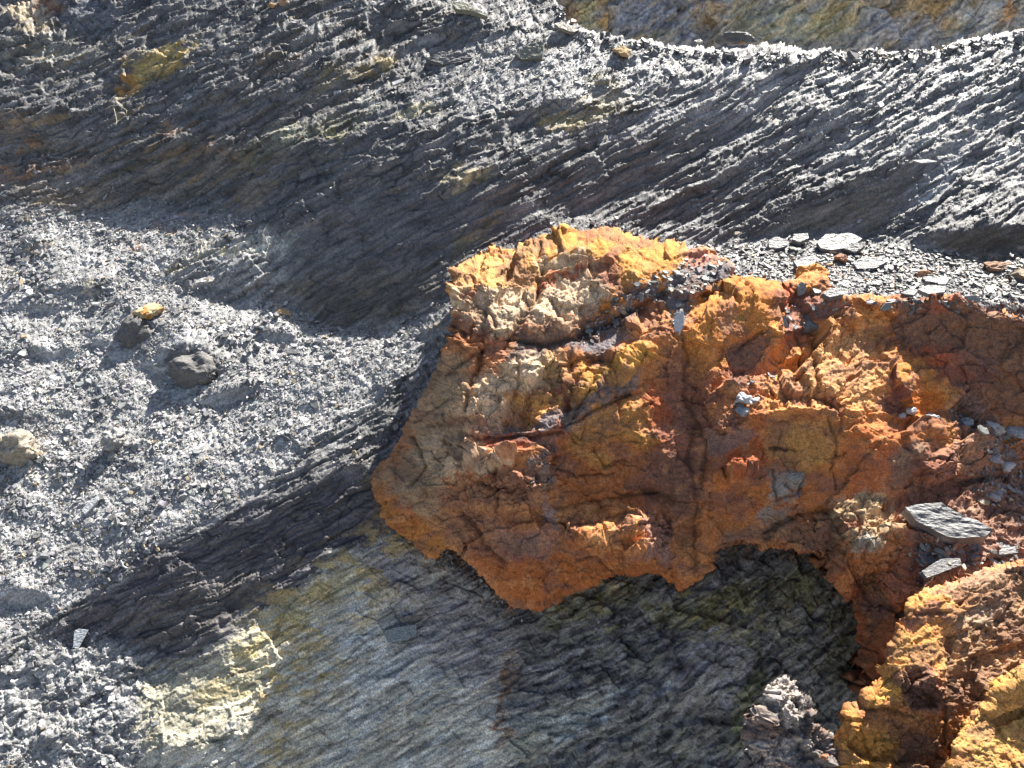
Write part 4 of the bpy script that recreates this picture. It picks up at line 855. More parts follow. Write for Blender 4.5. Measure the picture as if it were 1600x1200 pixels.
S1 = S2 = rock_sheet('ochre_outcrop', (556, 330, 1800, 1120), O12, (76, 0, OCH), FB + F1 + F2 + FC, K1 + [([(640, 560), (740, 560), (730, 680), (690, 760), (610, 780), (600, 730), (650, 660)], (.38, .29, .17), 10, .75)] + K2 + [([(985, 455), (1060, 425), (1108, 410), (1138, 412), (1130, 448), (1088, 462), (1070, 490), (1055, 520), (1055, 480), (1020, 465), (960, 500)], (.19, .18, .175), 4), ([(1075, 385), (1125, 395), (1120, 412), (1085, 422)], (.5, .24, .14), 3), ([(1396, 480), (1500, 474), (1560, 492), (1790, 504), (1790, 690), (1600, 648), (1550, 636), (1500, 600), (1470, 572), (1432, 542), (1400, 532)], (.20, .125, .08), 8, .6)], [c for c in CR1 + CR2 if c[0][0] != (1098, 540)] + [([(755, 620), (800, 590), (860, 590)], 34, -17), ([(905, 605), (960, 570), (1010, 560)], 22, -12), ([(905, 835), (960, 830), (980, 822), (1020, 845)], 20, -13), ([(985, 800), (1000, 860)], 14, -8), ([(700, 700), (735, 695)], 18, -13), ([(1110, 480), (1150, 462), (1205, 465)], 16, -10), ([(985, 640), (1020, 635)], 16, -13), ([(925, 700), (935, 715)], 9, -7), ([(650, 760), (660, 795)], 9, -6), ([(1130, 740), (1172, 725)], 12, -9), ([(780, 820), (800, 825)], 9, -6), ([(835, 820), (845, 825)], 8, -5), ([(1064, 520), (1074, 560), (1070, 610), (1084, 660), (1078, 720), (1088, 780), (1080, 830), (1090, 880)], 5, 3), ([(905, 524), (960, 502), (1000, 480), (1040, 452), (1064, 440)], 5, 9), ([(796, 528), (850, 540), (900, 530)], 5, 7), ([(745, 686), (820, 686), (880, 676)], 3, 5), ([(880, 668), (930, 640), (985, 615)], 3, 5), ([(745, 500), (730, 520), (706, 520)], 4, 5), ([(930, 600), (900, 640), (885, 660)], 3, 4), ([(870, 795), (950, 780), (1030, 770)], 4, 5), ([(1084, 660), (1100, 700), (1096, 760)], 4, 6)],  # last brown colour patch deepens the shade of the upper right recess
                [-.115, ([(560, 330), (1150, 330), (1150, 470), (700, 520), (560, 560)], -.11, 25), ([(1150, 330), (1830, 330), (1830, 640), (1150, 640)], -.13, 20), ([(560, 760), (1100, 800), (1500, 760), (1500, 1120), (560, 1120)], -.115, 25)],
                0, 200, 'big jutting ochre outcrop, cream and yellow on the left, rust orange on the right', 'rock outcrop', rim_w=16)

# ---- lower right
O3 = [(1408, 962), (1418, 944), (1440, 922), (1480, 906), (1520, 890), (1600, 880), (1700, 876), (1790, 874), (1790, 1350), (1300, 1350), (1302, 1260), (1304, 1200), (1303, 1168), (1312, 1140), (1322, 1118), (1322, 1106), (1345, 1100),
      (1347, 1082), (1360, 1062), (1372, 1048), (1376, 1030), (1390, 1005), (1402, 984)]
F3 = [
 ([(1410, 962), (1440, 922), (1520, 892), (1560, 900), (1530, 935), (1480, 952), (1440, 958)], 36, 8, 4, dict(grit=1.6)),
 ([(1405, 985), (1412, 965), (1480, 962), (1482, 975), (1440, 985), (1408, 1000)], 60, -10, 3),
 ([(1376, 1045), (1398, 1000), (1412, 985), (1440, 972), (1478, 975), (1492, 1010), (1490, 1055), (1470, 1050), (1430, 1040), (1390, 1058)], 46, 10, 4, dict(grit=1.4)),
 ([(1372, 1050), (1400, 985), (1408, 990), (1398, 1030), (1385, 1060)], 66, -50, 3),
 ([(1345, 1084), (1372, 1058), (1400, 1050), (1430, 1055), (1440, 1080), (1400, 1104), (1370, 1100)], 50, 4, 4),
 ([(1322, 1110), (1345, 1104), (1350, 1118), (1340, 1130), (1322, 1128)], 42, 4, 3),
 ([(1400, 1060), (1440, 1045), (1485, 1070), (1480, 1100), (1420, 1110)], 66, 0, 5, dict(fac=1.3, grit=1.6)),
 ([(1302, 1160), (1330, 1128), (1380, 1115), (1440, 1110), (1490, 1120), (1500, 1350), (1290, 1350)], 74, -8, 5, dict(fac=.7)),
 ([(1480, 960), (1540, 910), (1600, 884), (1790, 878), (1790, 1350), (1500, 1350), (1490, 1100), (1494, 1040)], 47, 4, 6, dict(grit=1.7, fac=1.0)),
 ([(1366, 1170), (1385, 1160), (1382, 1172), (1370, 1180)], 42, 4, 2), ([(1370, 1195), (1390, 1188), (1388, 1204), (1372, 1210)], 42, 4, 2),
]
K3 = [
 ([(1400, 960), (1440, 922), (1520, 895), (1540, 930), (1480, 955)], (.58, .32, .085), 5),
 ([(1440, 925), (1520, 885), (1620, 880), (1700, 890), (1600, 930), (1530, 935)], (.38, .25, .15), 6),
 ([(1370, 1050), (1410, 980), (1480, 970), (1492, 1050), (1430, 1045)], (.55, .32, .09), 5),
 ([(1410, 955), (1480, 952), (1478, 968), (1412, 972)], (.27, .15, .09), 3),
 ([(1340, 1110), (1370, 1060), (1420, 1050), (1410, 1100)], (.58, .34, .075), 5),
 ([(1400, 1050), (1430, 1048), (1485, 1080), (1470, 1115), (1420, 1100)], (.27, .16, .11), 6),
 ([(1300, 1160), (1340, 1115), (1390, 1110), (1400, 1150), (1380, 1350), (1290, 1350)], (.52, .29, .065), 8),
 ([(1395, 1150), (1420, 1130), (1480, 1150), (1480, 1200), (1420, 1250), (1395, 1200)], (.13, .085, .05), 9, .9),
 ([(1340, 1105), (1400, 1108), (1440, 1130), (1400, 1140), (1345, 1130)], (.40, .19, .06), 5),
 ([(1480, 960), (1540, 915), (1790, 890), (1790, 1100), (1560, 1100), (1490, 1120)], (.36, .235, .12), 8),
 ([(1500, 960), (1560, 930), (1580, 960), (1520, 990)], (.34, .27, .19), 8, .8),
 ([(1480, 1040), (1560, 1040), (1540, 1110), (1490, 1120)], (.26, .16, .085), 8, .8),
]
CR3 = [([(1484, 1000), (1490, 1060), (1485, 1110), (1484, 1180)], 7, 9), ([(1345, 1108), (1400, 1112), (1430, 1120)], 4, 5), ([(1410, 960), (1480, 958)], 4, 4), ([(1420, 1060), (1445, 1050), (1480, 1065)], 3, -5), ([(1340, 1130), (1360, 1180)], 3, 3)]
S3 = rock_sheet('ochre_outcrop', (1285, 860, 1800, 1360), O3, (66, -4, OCH), F3, K3, CR3,
                [-.33, ([(1380, 860), (1800, 860), (1800, 930), (1400, 930)], -.27, 15)],
                170, 600, 'craggy yellow orange rock with a brown flank, below the large grey slate slab', 'outcrop', huek=.25, fac0=.45, grit=.7)
O4 = [(1486, 1188), (1492, 1160), (1500, 1138), (1508, 1118), (1530, 1104), (1548, 1090), (1556, 1070), (1582, 1056), (1604, 1040), (1640, 1030), (1720, 1020), (1790, 1015), (1790, 1350), (1480, 1350), (1484, 1240)]
F4 = [([(1480, 1180), (1500, 1110), (1560, 1080), (1600, 1040), (1790, 1010), (1790, 1350), (1480, 1350)], 48, 6, 5, dict(fac=.6, grit=.8)),
      ([(1550, 1090), (1600, 1070), (1790, 1060), (1790, 1110), (1600, 1120), (1560, 1110)], 66, 0, 6), ([(1500, 1180), (1560, 1150), (1600, 1170), (1540, 1210)], 60, 0, 6)]
K4 = [([(1480, 1180), (1500, 1110), (1560, 1080), (1600, 1040), (1790, 1010), (1790, 1350), (1480, 1350)], (.53, .33, .10), 4), ([(1530, 1090), (1600, 1070), (1620, 1100), (1540, 1130)], (.46, .25, .07), 6)]
S4 = rock_sheet('ochre_rock', (1470, 990, 1800, 1360), O4, (48, 0, YEL), F4, K4, [],
                [-.42], 170, 800, 'bright yellow lumpy rock, lowest of the ochre rocks at the corner', 'rock', huek=.1, grit=.6)

O5 = [(1204, 1064), (1222, 1058), (1246, 1062), (1250, 1085), (1262, 1104), (1270, 1130), (1290, 1142), (1300, 1170), (1310, 1200), (1330, 1350), (1120, 1350), (1150, 1210), (1168, 1180), (1172, 1150), (1186, 1120), (1206, 1098)]
F5 = [([(1100, 1000), (1400, 1000), (1400, 1400), (1100, 1400)], 52, 6, 4, dict(fac=1.3, grit=2.8)), ([(1170, 1110), (1200, 1100), (1190, 1180), (1160, 1200)], 72, -40, 4), ([(1250, 1110), (1290, 1140), (1290, 1180), (1250, 1170)], 68, 0, 4), ([(1215, 1120), (1250, 1110), (1260, 1135), (1220, 1140)], 74, 0, 3)]
K5 = [([(1240, 1090), (1300, 1130), (1310, 1200), (1240, 1190), (1250, 1140)], (.19, .18, .16), 5), ([(1180, 1120), (1215, 1110), (1210, 1150), (1180, 1160)], (.17, .165, .15), 5), ([(1225, 1130), (1255, 1130), (1250, 1170), (1225, 1168)], (.56, .53, .44), 3), ([(1195, 1180), (1250, 1180), (1240, 1260), (1190, 1250)], (.50, .48, .42), 5)]
S5 = rock_sheet('quartz_outcrop', (1110, 1035, 1350, 1360), O5, (52, 0, (.38, .36, .31)), F5, K5, [([(1200, 1110), (1225, 1140), (1215, 1180)], 6, 4), ([(1240, 1090), (1262, 1130), (1250, 1170)], 5, 4)], [-.33], 0, 900, 'pale crumbly quartz rock catching the sun in front of the dark recess', 'quartz rock', huek=0, rim_w=6, step=1.1, dmax=0)

# ================================================================== C: the far wall, and the ground below
def build_cliff():
    Cs = Sheet(560, -420, 2000, 260, 4)
    Cs.new('t', 78.); Cs.new('az', -5.); Cs.new('col', (.21, .20, .165)); Cs.new('fac', .8)
    F = [([(870, -420), (940, -420), (936, 60), (870, 60)], 74, -30, 4), ([(936, -420), (950, -420), (956, 60), (932, 60)], 80, 40, 2), ([(950, -420), (968, -420), (962, 80), (952, 60)], 84, -60, 2),
         ([(966, -20), (1060, -20), (1100, 40), (1090, 80), (960, 80)], 72, 8, 4), ([(1060, 30), (1100, 40), (1104, 80), (1070, 78)], 62, 30, 4), ([(1100, 40), (1140, 50), (1130, 90), (1090, 80)], 92, -10, 4),
         ([(1070, -420), (1096, -420), (1096, 26), (1076, 20)], 80, 34, 3), ([(1104, -420), (1132, -420), (1120, 40), (1106, 40)], 80, -50, 3), ([(1140, -420), (1340, -420), (1350, 0), (1340, 90), (1150, 90)], 76, 10, 6),
         ([(1340, -60), (1372, -60), (1356, 30), (1340, 60)], 84, -46, 3), ([(1350, 10), (1450, 10), (1470, 80), (1350, 90)], 70, 18, 6), ([(1370, -420), (1500, -420), (1480, 20), (1380, 25)], 96, 0, 6), ([(1500, -420), (1640, -420), (1600, 60), (1460, 80)], 76, -14, 6)]
    for p, t, a, f in F: Cs.paint(p, f, t=t, az=a)
    K = [([(870, 0), (930, 0), (910, 30), (880, 30)], (.24, .17, .09), 5), ([(935, -60), (952, -60), (950, 55), (936, 55)], (.36, .24, .10), 2), ([(905, 0), (935, 0), (930, 50), (900, 40)], (.30, .28, .16), 4),
         ([(960, -40), (1050, -40), (1100, 70), (960, 70)], (.17, .18, .19), 6), ([(970, 60), (1040, 40), (1060, 50), (1000, 75)], (.24, .21, .13), 5), ([(1074, -60), (1094, -60), (1090, 20), (1078, 18)], (.38, .25, .11), 3),
         ([(1108, -20), (1128, -20), (1118, 35), (1106, 30)], (.32, .24, .14), 3), ([(1140, 0), (1270, 0), (1260, 70), (1150, 70)], (.19, .185, .13), 8), ([(1210, 10), (1270, 5), (1260, 60), (1215, 60)], (.27, .27, .19), 6),
         ([(1260, 10), (1340, 0), (1330, 50), (1265, 60)], (.27, .24, .13), 8), ([(1370, 0), (1500, -10), (1480, 25), (1390, 30)], (.22, .16, .08), 6), ([(1440, 25), (1500, 30), (1505, 45), (1470, 45)], (.34, .23, .11), 4),
         ([(1490, 10), (1560, 5), (1550, 45), (1500, 40)], (.32, .31, .27), 6, .8), ([(1566, -20), (1580, -20), (1582, 45), (1568, 45)], (.36, .20, .09), 3), ([(1350, 20), (1450, 30), (1460, 80), (1350, 85)], (.22, .215, .20), 6)]
    for q in K: Cs.paint(q[0], q[2], col=q[1])
    L0 = plane_log(Cs.X, Cs.Y, 80, 8.5, 1200, 80); L0 = np.log(np.clip(np.exp(L0), 6.5, 11)); Cs.solve(L0, 500)
    xs = np.arange(580, 1980, 2.2); ys = np.arange(-400, 240, 2.2); X, Y = np.meshgrid(xs, ys)
    D = np.exp(Cs.at('L', X + 3 * perlin(X / 16, Y / 16, 200), Y, cubic=True)); P = CAM + ray(X, Y) * D[..., None]; N = normals(P)
    wx = X + 6 * fbm(X / 30, Y / 30, 3, 201); wy = Y + 6 * fbm(X / 30, Y / 30, 3, 202)
    u = (wx * .8 - wy * .6); s = (wx * .6 + wy * .8); h = np.zeros_like(X)
    for lam, a, sd_ in ((60, .30, 211), (26, .36, 212), (11, .36, 213)):
        f, e, k = facet(u / (lam * 2), s / lam, sd_, step=.4); h += lam * a * f
    h += 3 * fbm(X / 40, Y / 40, 4, 214) + 2.2 * fbm(X / 9, Y / 9, 4, 215)
    for lam, a, sd_ in ((14, .5, 216), (7, .5, 217)):
        f, e, k = facet(u / (lam * 4), s / lam, sd_, step=.4); h += lam * a * f
    P = P + N * (.9 * h * D / F_)[..., None]
    col = Cs.at('col', wx + 8 * perlin(X / 14, Y / 14, 220), wy + 8 * perlin(X / 14, Y / 14, 221))
    m = smooth(.1, .6, fbm(u / 60, s / 14, 4, 222))[..., None] * .45; col = col * (1 - m) + np.array((.30, .22, .11)) * m
    m = smooth(.2, .6, fbm(u / 70, s / 16, 4, 224))[..., None] * .5; col = col * (1 - m) + np.array((.15, .16, .17)) * m
    col = col * ((1 + .6 * fbm(u / 30, s / 5, 5, 223, .65)) * (1 - .5 * smooth(.05, 0, np.abs(fbm(u / 50, s / 25, 3, 225)))))[..., None]
    o = grid_mesh('far_wall', P, np.ones(X.shape, bool), M_CLIFF, np.clip(col * np.array((2.3, 2.15, 2.15)), .02, .9))
    tag(o, 'olive and brown streaked natural rock wall standing beyond the crest of the slate slope', 'cliff', kind='structure')
F_ = 1232.0
build_cliff()
def build_ground():
    n = 120; a = np.concatenate([-np.geomspace(400, 1, 40), np.linspace(-.9, .9, 20), np.geomspace(1, 400, 40)])
    X, Y = np.meshgrid(a, a + 3); Z = -2.2 + .12 * fbm(X / 3, Y / 3, 4, 230)
    P = np.stack([X, Y, Z], -1); c = np.zeros(P.shape) + np.array((.2, .2, .2)); c *= (1 + .2 * fbm(X, Y, 3, 231))[..., None]
    o = grid_mesh('ground', P[::-1], np.ones(X.shape, bool), M_SLATE, c); tag(o, 'grey stony ground below the outcrop', 'ground', kind='structure')
build_ground()

# ================================================================== loose slate
def rnd_frames(N, tilt, az_bias=None):
    n = len(N); N = N + rng.normal(0, 1, (n, 3)) * tilt[:, None]; N /= np.linalg.norm(N, axis=1, keepdims=True)
    a = rng.normal(0, 1, (n, 3))
    if az_bias is not None: a = a * .55 + az_bias
    T = a - N * (a * N).sum(1, keepdims=True); T /= np.linalg.norm(T, axis=1, keepdims=True)
    return N, T, np.cross(N, T)
def chips_geo(C, N, T, B, L, Wd, H):
    n = len(C); k = 6
    ang = np.sort(rng.uniform(0, 1, (n, k)) * .8 + np.arange(k) , axis=1) / k * 2 * np.pi
    r = rng.uniform(.55, 1.0, (n, k)); x = np.cos(ang) * r * L[:, None] / 2; y = np.sin(ang) * r * Wd[:, None] / 2
    top = C[:, None] + T[:, None] * x[..., None] + B[:, None] * y[..., None]
    hh = H[:, None] * rng.uniform(.6, 1.2, (n, k))
    q = .84 + .12 * rng.random((n, k))
    up = C[:, None] + T[:, None] * (x * q)[..., None] + B[:, None] * (y * q)[..., None] + N[:, None] * hh[..., None]
    lo = top - N[:, None] * (H[:, None] * .4)[..., None]
    V = np.concatenate([lo, up], 1).reshape(-1, 3)
    base = (np.arange(n) * 12)[:, None]
    topf = base + np.arange(6, 12); botf = base + np.arange(5, -1, -1)
    loops = [topf.ravel(), botf.ravel()]; sizes = [np.full(2 * n, 6)]
    for i in range(6):
        j = (i + 1) % 6; loops.append(np.concatenate([base + i, base + j, base + 6 + j, base + 6 + i], 1).ravel()); sizes.append(np.full(n, 4))
    loops = np.concatenate(loops); sizes = np.concatenate(sizes); starts = np.concatenate([[0], np.cumsum(sizes)[:-1]])
    return V, loops, starts
def chip_cols(n, base, tan=.04, orange=0.0):
    g = np.clip(rng.normal(1, .30, n), .4, 2.0); c = np.array(base)[None] * g[:, None] * (1 + rng.normal(0, .03, (n, 3)))
    m = rng.random(n) < tan; c[m] = np.array((.36, .29, .19)) * rng.uniform(.7, 1.2, (m.sum(), 1))
    m = rng.random(n) < orange; c[m] = np.array((.45, .22, .09)) * rng.uniform(.7, 1.2, (m.sum(), 1))
    m = rng.random(n) < .05; c[m] = np.array((.40, .40, .40)) * rng.uniform(.8, 1.15, (m.sum(), 1))
    return np.clip(c, .02, .8)
def scatter(P, N, D, dens, n, mu, sig, mx, tilt=.28, lift=.0, ratio=(.4, .8), base=SL_L, tan=.04, orange=0., bias=False):
    w_ = dens.ravel().astype(float); w_ = w_ / w_.sum(); i = np.searchsorted(np.cumsum(w_), rng.random(n)).clip(0, w_.size - 1)
    C = P.reshape(-1, 3)[i]; Nn = N.reshape(-1, 3)[i]; d = D.ravel()[i] / F_
    L = np.clip(np.exp(rng.normal(math.log(mu), sig, n)), 2.2, mx)
    Lm = L * d; Wm = Lm * rng.uniform(ratio[0], ratio[1], n); Hm = np.clip(Wm * rng.uniform(.10, .28, n), .0008, .02)
    Nn, T, B = rnd_frames(Nn, np.full(n, tilt) / (1 + L / 40), np.array([1.2, .4, .75]) if bias else None)
    C = C + Nn * (Hm * .5 + lift * Wm)[:, None]
    return C, Nn, T, B, Lm, Wm, Hm, chip_cols(n, base, tan, orange), L
def add_stuff(name, label, cat, sets):
    Vs, Ls, Ss, Cs = [], [], [], []; nv = nl = 0
    for (C, Nn, T, B, L, W, H, c, _) in sets:
        V, l, s = chips_geo(C, Nn, T, B, L, W, H); Vs.append(V); Ls.append(l + nv); Ss.append(s + nl); Cs.append(np.repeat(c, 12, axis=0)); nv += len(V); nl += len(l)
    o = mesh_obj(name, np.concatenate(Vs), np.concatenate(Ls), np.concatenate(Ss), M_CHIP, np.concatenate(Cs), False); tag(o, label, cat, kind='stuff')
NA = normals(CAM + ray(AX, AY) * AD[..., None])
vis = (AY > np.interp(AX[0], [-500, 860, 868, 905, 960, 1100, 1250, 1400, 1500, 1600, 1900], [-700, -700, 10, 50, 66, 84, 84, 84, 70, 52, 20])[None])
ledge = (smooth(372, 392, AY) * smooth(520, 480, AY) * smooth(1010, 1060, AX)) * (smooth(.5, .9, AS))
patch = .35 + .65 * smooth(-.35, .25, fbm(AX / 60, AY / 40, 3, 240))
flat = smooth(.35, .65, NA[..., 2])
scr = np.where(AX > 1000, 0, 1) * smooth(330, 345, AY) * AS * vis
add_stuff('scree', 'fine grey slate scree covering the lower left slope', 'scree', [
    scatter(AP, NA, AD, scr * patch * smooth(.5, .75, NA[..., 2]), 80000, 3.7, .45, 14, tilt=.32, base=(.31, .308, .304)),
    scatter(AP, NA, AD, scr * smooth(.1, .5, fbm(AX / 90, AY / 50, 3, 261)) * smooth(.4, .7, NA[..., 2]), 6500, 8, .4, 22, tilt=.5, lift=.2, base=(.21, .21, .215)),
    scatter(AP, NA, AD, scr * (patch > .8) * smooth(.5, .75, NA[..., 2]), 3000, 9, .38, 24, tilt=.28, base=(.25, .25, .25))])
up = (AY < 380) * vis * np.clip(AS, 0, 1) * flat
add_stuff('slate_debris', 'small slate fragments caught on the upper slope below the crest', 'debris', [
    scatter(AP, NA, AD, up * (.15 + AS) * (.2 + patch), 20000, 5.0, .45, 18, tilt=.28, base=(.23, .232, .24), tan=.03, ratio=(.22, .5), bias=True)])
cre = vis * smooth(26, 0, AY - np.interp(AX[0], [-500, 860, 868, 905, 960, 1100, 1250, 1400, 1500, 1600, 1900], [-900, -900, 10, 50, 66, 84, 84, 84, 70, 52, 20])[None]) * (AX > 866) * (perlin(AX / 16, AX * 0, 260) > -.1)
add_stuff('crest_debris', 'ragged slate fragments along the crest below the far wall', 'debris', [scatter(AP, NA, AD, cre, 2200, 6, .5, 26, tilt=.35, lift=.1, base=(.15, .15, .152), tan=.05)])
oth = (AY > 380) * (1 - ledge) * (AX < 760) * np.clip(.35 - .3 * AS, 0, 1) * smooth(.25, .5, NA[..., 2]) * (1 - smooth(860, 1000, AY) * smooth(330, 420, AX)) + .0 * AX
lset = scatter(AP, NA, AD, ledge, 17000, 5.2, .5, 20, tilt=.30, lift=.1, base=(.135, .134, .132), tan=.05, orange=.02, ratio=(.35, .75))
add_stuff('slate_rubble', 'small grey slate chips covering the debris ledge above the orange outcrop', 'rubble', [lset])

def one_chips(P, N, D, dens, n, mu, sig, mx, label, group, **k):
    C, Nn, T, B, L, W, H, c, Lp = scatter(P, N, D, dens, n, mu, sig, mx, **k)
    H = np.clip(W * rng.uniform(.16, .34, n), .004, .03); C = C + Nn * (H * .35)[:, None]
    for i in range(n):
        # a split slab: outline with nicks, two or three cleavage layers
        kk = 12; a = (np.arange(kk) + rng.uniform(-.3, .3, kk)) / kk * 2 * np.pi; r = np.clip(rng.normal(.88, .12, kk), .6, 1.05)
        x = np.sign(np.cos(a)) * np.abs(np.cos(a)) ** .8 * r * L[i] / 2; y = np.sin(a) * r * W[i] / 2
        V = []; prof = [(-.5, .86), (-.15, 1.0), (.0, .93), (.12, .98), (.38, .95), (.5, .86)]
        for z, sc in prof:
            sh = rng.normal(0, .02, 2) * W[i]; rr = sc * (1 + rng.normal(0, .02, kk))
            V.append(np.stack([x * rr + sh[0], y * rr + sh[1], np.full(kk, z * H[i]) + rng.normal(0, .05, kk) * H[i]], 1))
        V.append(np.stack([x * .45, y * .45, np.full(kk, .55 * H[i]) + rng.normal(0, .05, kk) * H[i]], 1))
        nr = len(V); V = np.concatenate(V); loops = []; starts = []; q = 0
        for b in range(nr - 1):
            for j in range(kk):
                j2 = (j + 1) % kk; loops += [b * kk + j, b * kk + j2, (b + 1) * kk + j2, (b + 1) * kk + j]; starts.append(q); q += 4
        loops += [(nr - 1) * kk + j for j in range(kk)]; starts.append(q); q += kk
        loops += [j for j in range(kk - 1, -1, -1)]; starts.append(q)
        o = mesh_obj('slate_chip', V, loops, starts, M_CHIP, np.repeat(c[i:i + 1], len(V), 0), False)
        m = np.eye(4); m[:3, 0] = T[i]; m[:3, 1] = B[i]; m[:3, 2] = Nn[i]; m[:3, 3] = C[i]
        from mathutils import Matrix
        o.matrix_world = Matrix(m.tolist()); tag(o, label, 'slate chip', group)
front = ledge * smooth(395, 420, AY)
one_chips(AP, NA, AD, ledge, 120, 15, .32, 34, 'loose grey slate chip lying in the rubble of the debris ledge', 'loose slate chips on the debris ledge', tilt=.24, base=(.135, .135, .135), tan=.06, orange=.03, ratio=(.35, .7))

B2, X2, Y2, P2, N2, D2, I2 = S2; B3, X3, Y3, P3, N3, D3, I3 = S3
# chips caught on the outcrops
B2.new('chips', 0.)
for p, v in (([(1225, 470), (1300, 462), (1330, 470), (1280, 495), (1225, 510)], .8), ([(1140, 640), (1175, 600), (1230, 560), (1240, 565), (1190, 600), (1160, 640)], .9), ([(1480, 640), (1560, 660), (1790, 780), (1790, 900), (1560, 880), (1520, 720)], .3),
             ([(1500, 650), (1600, 690), (1640, 760), (1540, 720)], 1.2), ([(1530, 730), (1600, 740), (1590, 780), (1540, 780)], 1.2), ([(1410, 850), (1560, 860), (1600, 890), (1440, 920)], 1.2), ([(1300, 470), (1510, 462), (1600, 485), (1790, 500), (1790, 512), (1500, 480), (1300, 482)], 1.0)):
    B2.paint(p, 5, chips=v)
B2.paint([(1000, 440), (1060, 410), (1110, 400), (1140, 410), (1130, 450), (1088, 464), (1068, 490), (1052, 520), (1050, 480), (1020, 470), (970, 500), (900, 545), (900, 530)], 4, chips=1.4)
dn = B2.at('chips', X2, Y2) * I2
add_stuff('slate_chippings', 'grey slate chippings caught in hollows of the orange outcrop', 'chippings', [scatter(P2, N2, D2, dn, 1300, 7, .5, 26, tilt=.25, lift=.1, base=(.17, .168, .165), tan=.15)])
one_chips(P2, N2, D2, dn, 26, 20, .28, 36, 'loose grey slate chip lying on the brown soil of the outcrop', 'loose slate chips on the outcrop', tilt=.2, base=(.17, .168, .165), ratio=(.4, .7))

# ================================================================== single stones, each where it lies
import bmesh
from mathutils import Vector, Matrix
def surf(S, px, py):
    """point, normal and distance of a sheet under a photo position"""
    if S == 'A': X, Y, P, N, D = AX, AY, AP, NA, AD
    else: X, Y, P, N, D = S[1], S[2], S[3], S[4], S[5]
    j = int(np.clip(round((py - Y[0, 0]) / (Y[1, 0] - Y[0, 0])), 2, X.shape[0] - 3)); i = int(np.clip(round((px - X[0, 0]) / (X[0, 1] - X[0, 0])), 2, X.shape[1] - 3))
    n = N[j - 2:j + 3, i - 2:i + 3].mean((0, 1)); n = n / np.linalg.norm(n)
    return P[j - 1:j + 2, i - 1:i + 2].mean((0, 1)), n, D[j, i]
def img_axes(px, py, n, ang):
    """direction in the surface whose picture runs at ang degrees above horizontal"""
    a = math.radians(ang); r = ray(np.array(px * 1.), np.array(py * 1.)); r2 = ray(np.array(px + 10 * math.cos(a)), np.array(py - 10 * math.sin(a)))
    v = r2 / (r2 @ n) - r / (r @ n) if abs(r @ n) > .12 else r2 - r
    v = v * np.sign(-(r @ n)) * -1
    v = v if (v @ (r2 - r)) > 0 else -v
    v = v - n * (v @ n); return v / np.linalg.norm(v)
def boulder_mesh(seed, dims, lay=0.0, rough=.05, cuts=4):
    r_ = random.Random(seed); bm = bmesh.new()
    for i in range(16):
        v = Vector((r_.gauss(0, 1), r_.gauss(0, 1), r_.gauss(0, 1))).normalized() * r_.uniform(.8, 1)
        bm.verts.new((v.x * .5, v.y * .5, v.z * .5))
    res = bmesh.ops.convex_hull(bm, input=bm.verts)
    bmesh.ops.delete(bm, geom=[e for e in res['geom_interior'] if isinstance(e, bmesh.types.BMVert)], context='VERTS')
    bmesh.ops.bevel(bm, geom=list(bm.edges), offset=.035, segments=1, affect='EDGES', clamp_overlap=True)
    bmesh.ops.triangulate(bm, faces=bm.faces)
    for _ in range(cuts - 1):
        bmesh.ops.subdivide_edges(bm, edges=[e for e in bm.edges if e.calc_length() > .05], cuts=1, use_grid_fill=True)
        bmesh.ops.triangulate(bm, faces=bm.faces)
    bm.normal_update()
    co = np.array([v.co[:] for v in bm.verts]); no = np.array([v.normal[:] for v in bm.verts])
    h = rough * (fbm(co[:, 0] * 4 + seed, co[:, 1] * 4 + co[:, 2] * 3, 4, seed % 50) + .5 * fbm(co[:, 2] * 9 + seed, co[:, 1] * 9 - co[:, 0] * 6, 3, seed % 40) + .25 * fbm(co[:, 2] * 22 + seed, co[:, 1] * 22 - co[:, 0] * 15, 3, seed % 41))
    if lay: h = h + lay * (perlin(co[:, 2] * 16 + .5 * fbm(co[:, 0] * 3, co[:, 1] * 3, 2, 3), co[:, 0] * 1.5 + seed, seed % 30) > .1) * (1 - np.abs(no[:, 2]))
    co = (co + no * h[:, None]) * np.array(dims); f = [[v.index for v in q.verts] for q in bm.faces]; bm.free()
    return co, f
def stone(px, py, w_, h_, S, name, label, cat, col, ang=0, depth=None, seed=1, lift=.25, mat=None, lay=0.0, rough=.06, up=None, group=None, flat_=False, col2=None):
    """w_, h_ size in photo pixels; lies on sheet S at that spot"""
    p, n, D = surf(S, px, py)
    if up is not None: n = np.array(up, float); n /= np.linalg.norm(n)
    if n[2] < .35 and up is None: n = n + np.array([0, 0, .6]); n /= np.linalg.norm(n)
    k = D / F_; t = img_axes(px, py, n, ang); b = np.cross(n, t)
    dp = (depth or (w_ + h_) * .5) * k
    bm = boulder_mesh(seed, (w_ * k * 1.12, dp * 1.1, h_ * k * 1.15), lay, rough)
    co, f = bm; loops = [i for q in f for i in q]; starts = np.cumsum([0] + [len(q) for q in f[:-1]])
    c = np.zeros((len(co), 3)) + np.array(col)
    nn = fbm(co[:, 0] / dp * 3 + seed, co[:, 1] / dp * 3 + co[:, 2] / dp * 3, 3, 7)
    if col2 is not None: m = smooth(-.1, .3, nn)[:, None]; c = c * (1 - m) + np.array(col2) * m
    c = c * (1 + .22 * fbm(co[:, 0] / dp * 7, co[:, 2] / dp * 9 + seed, 3, 9))[:, None]
    o = mesh_obj(name, co, loops, starts, mat or M_CHIP, np.clip(c, .02, .8), not flat_)
    m = np.eye(4); m[:3, 0] = t; m[:3, 1] = b; m[:3, 2] = n; m[:3, 3] = p + n * h_ * k * lift
    o.matrix_world = Matrix(m.tolist()); tag(o, label, cat, group); return o
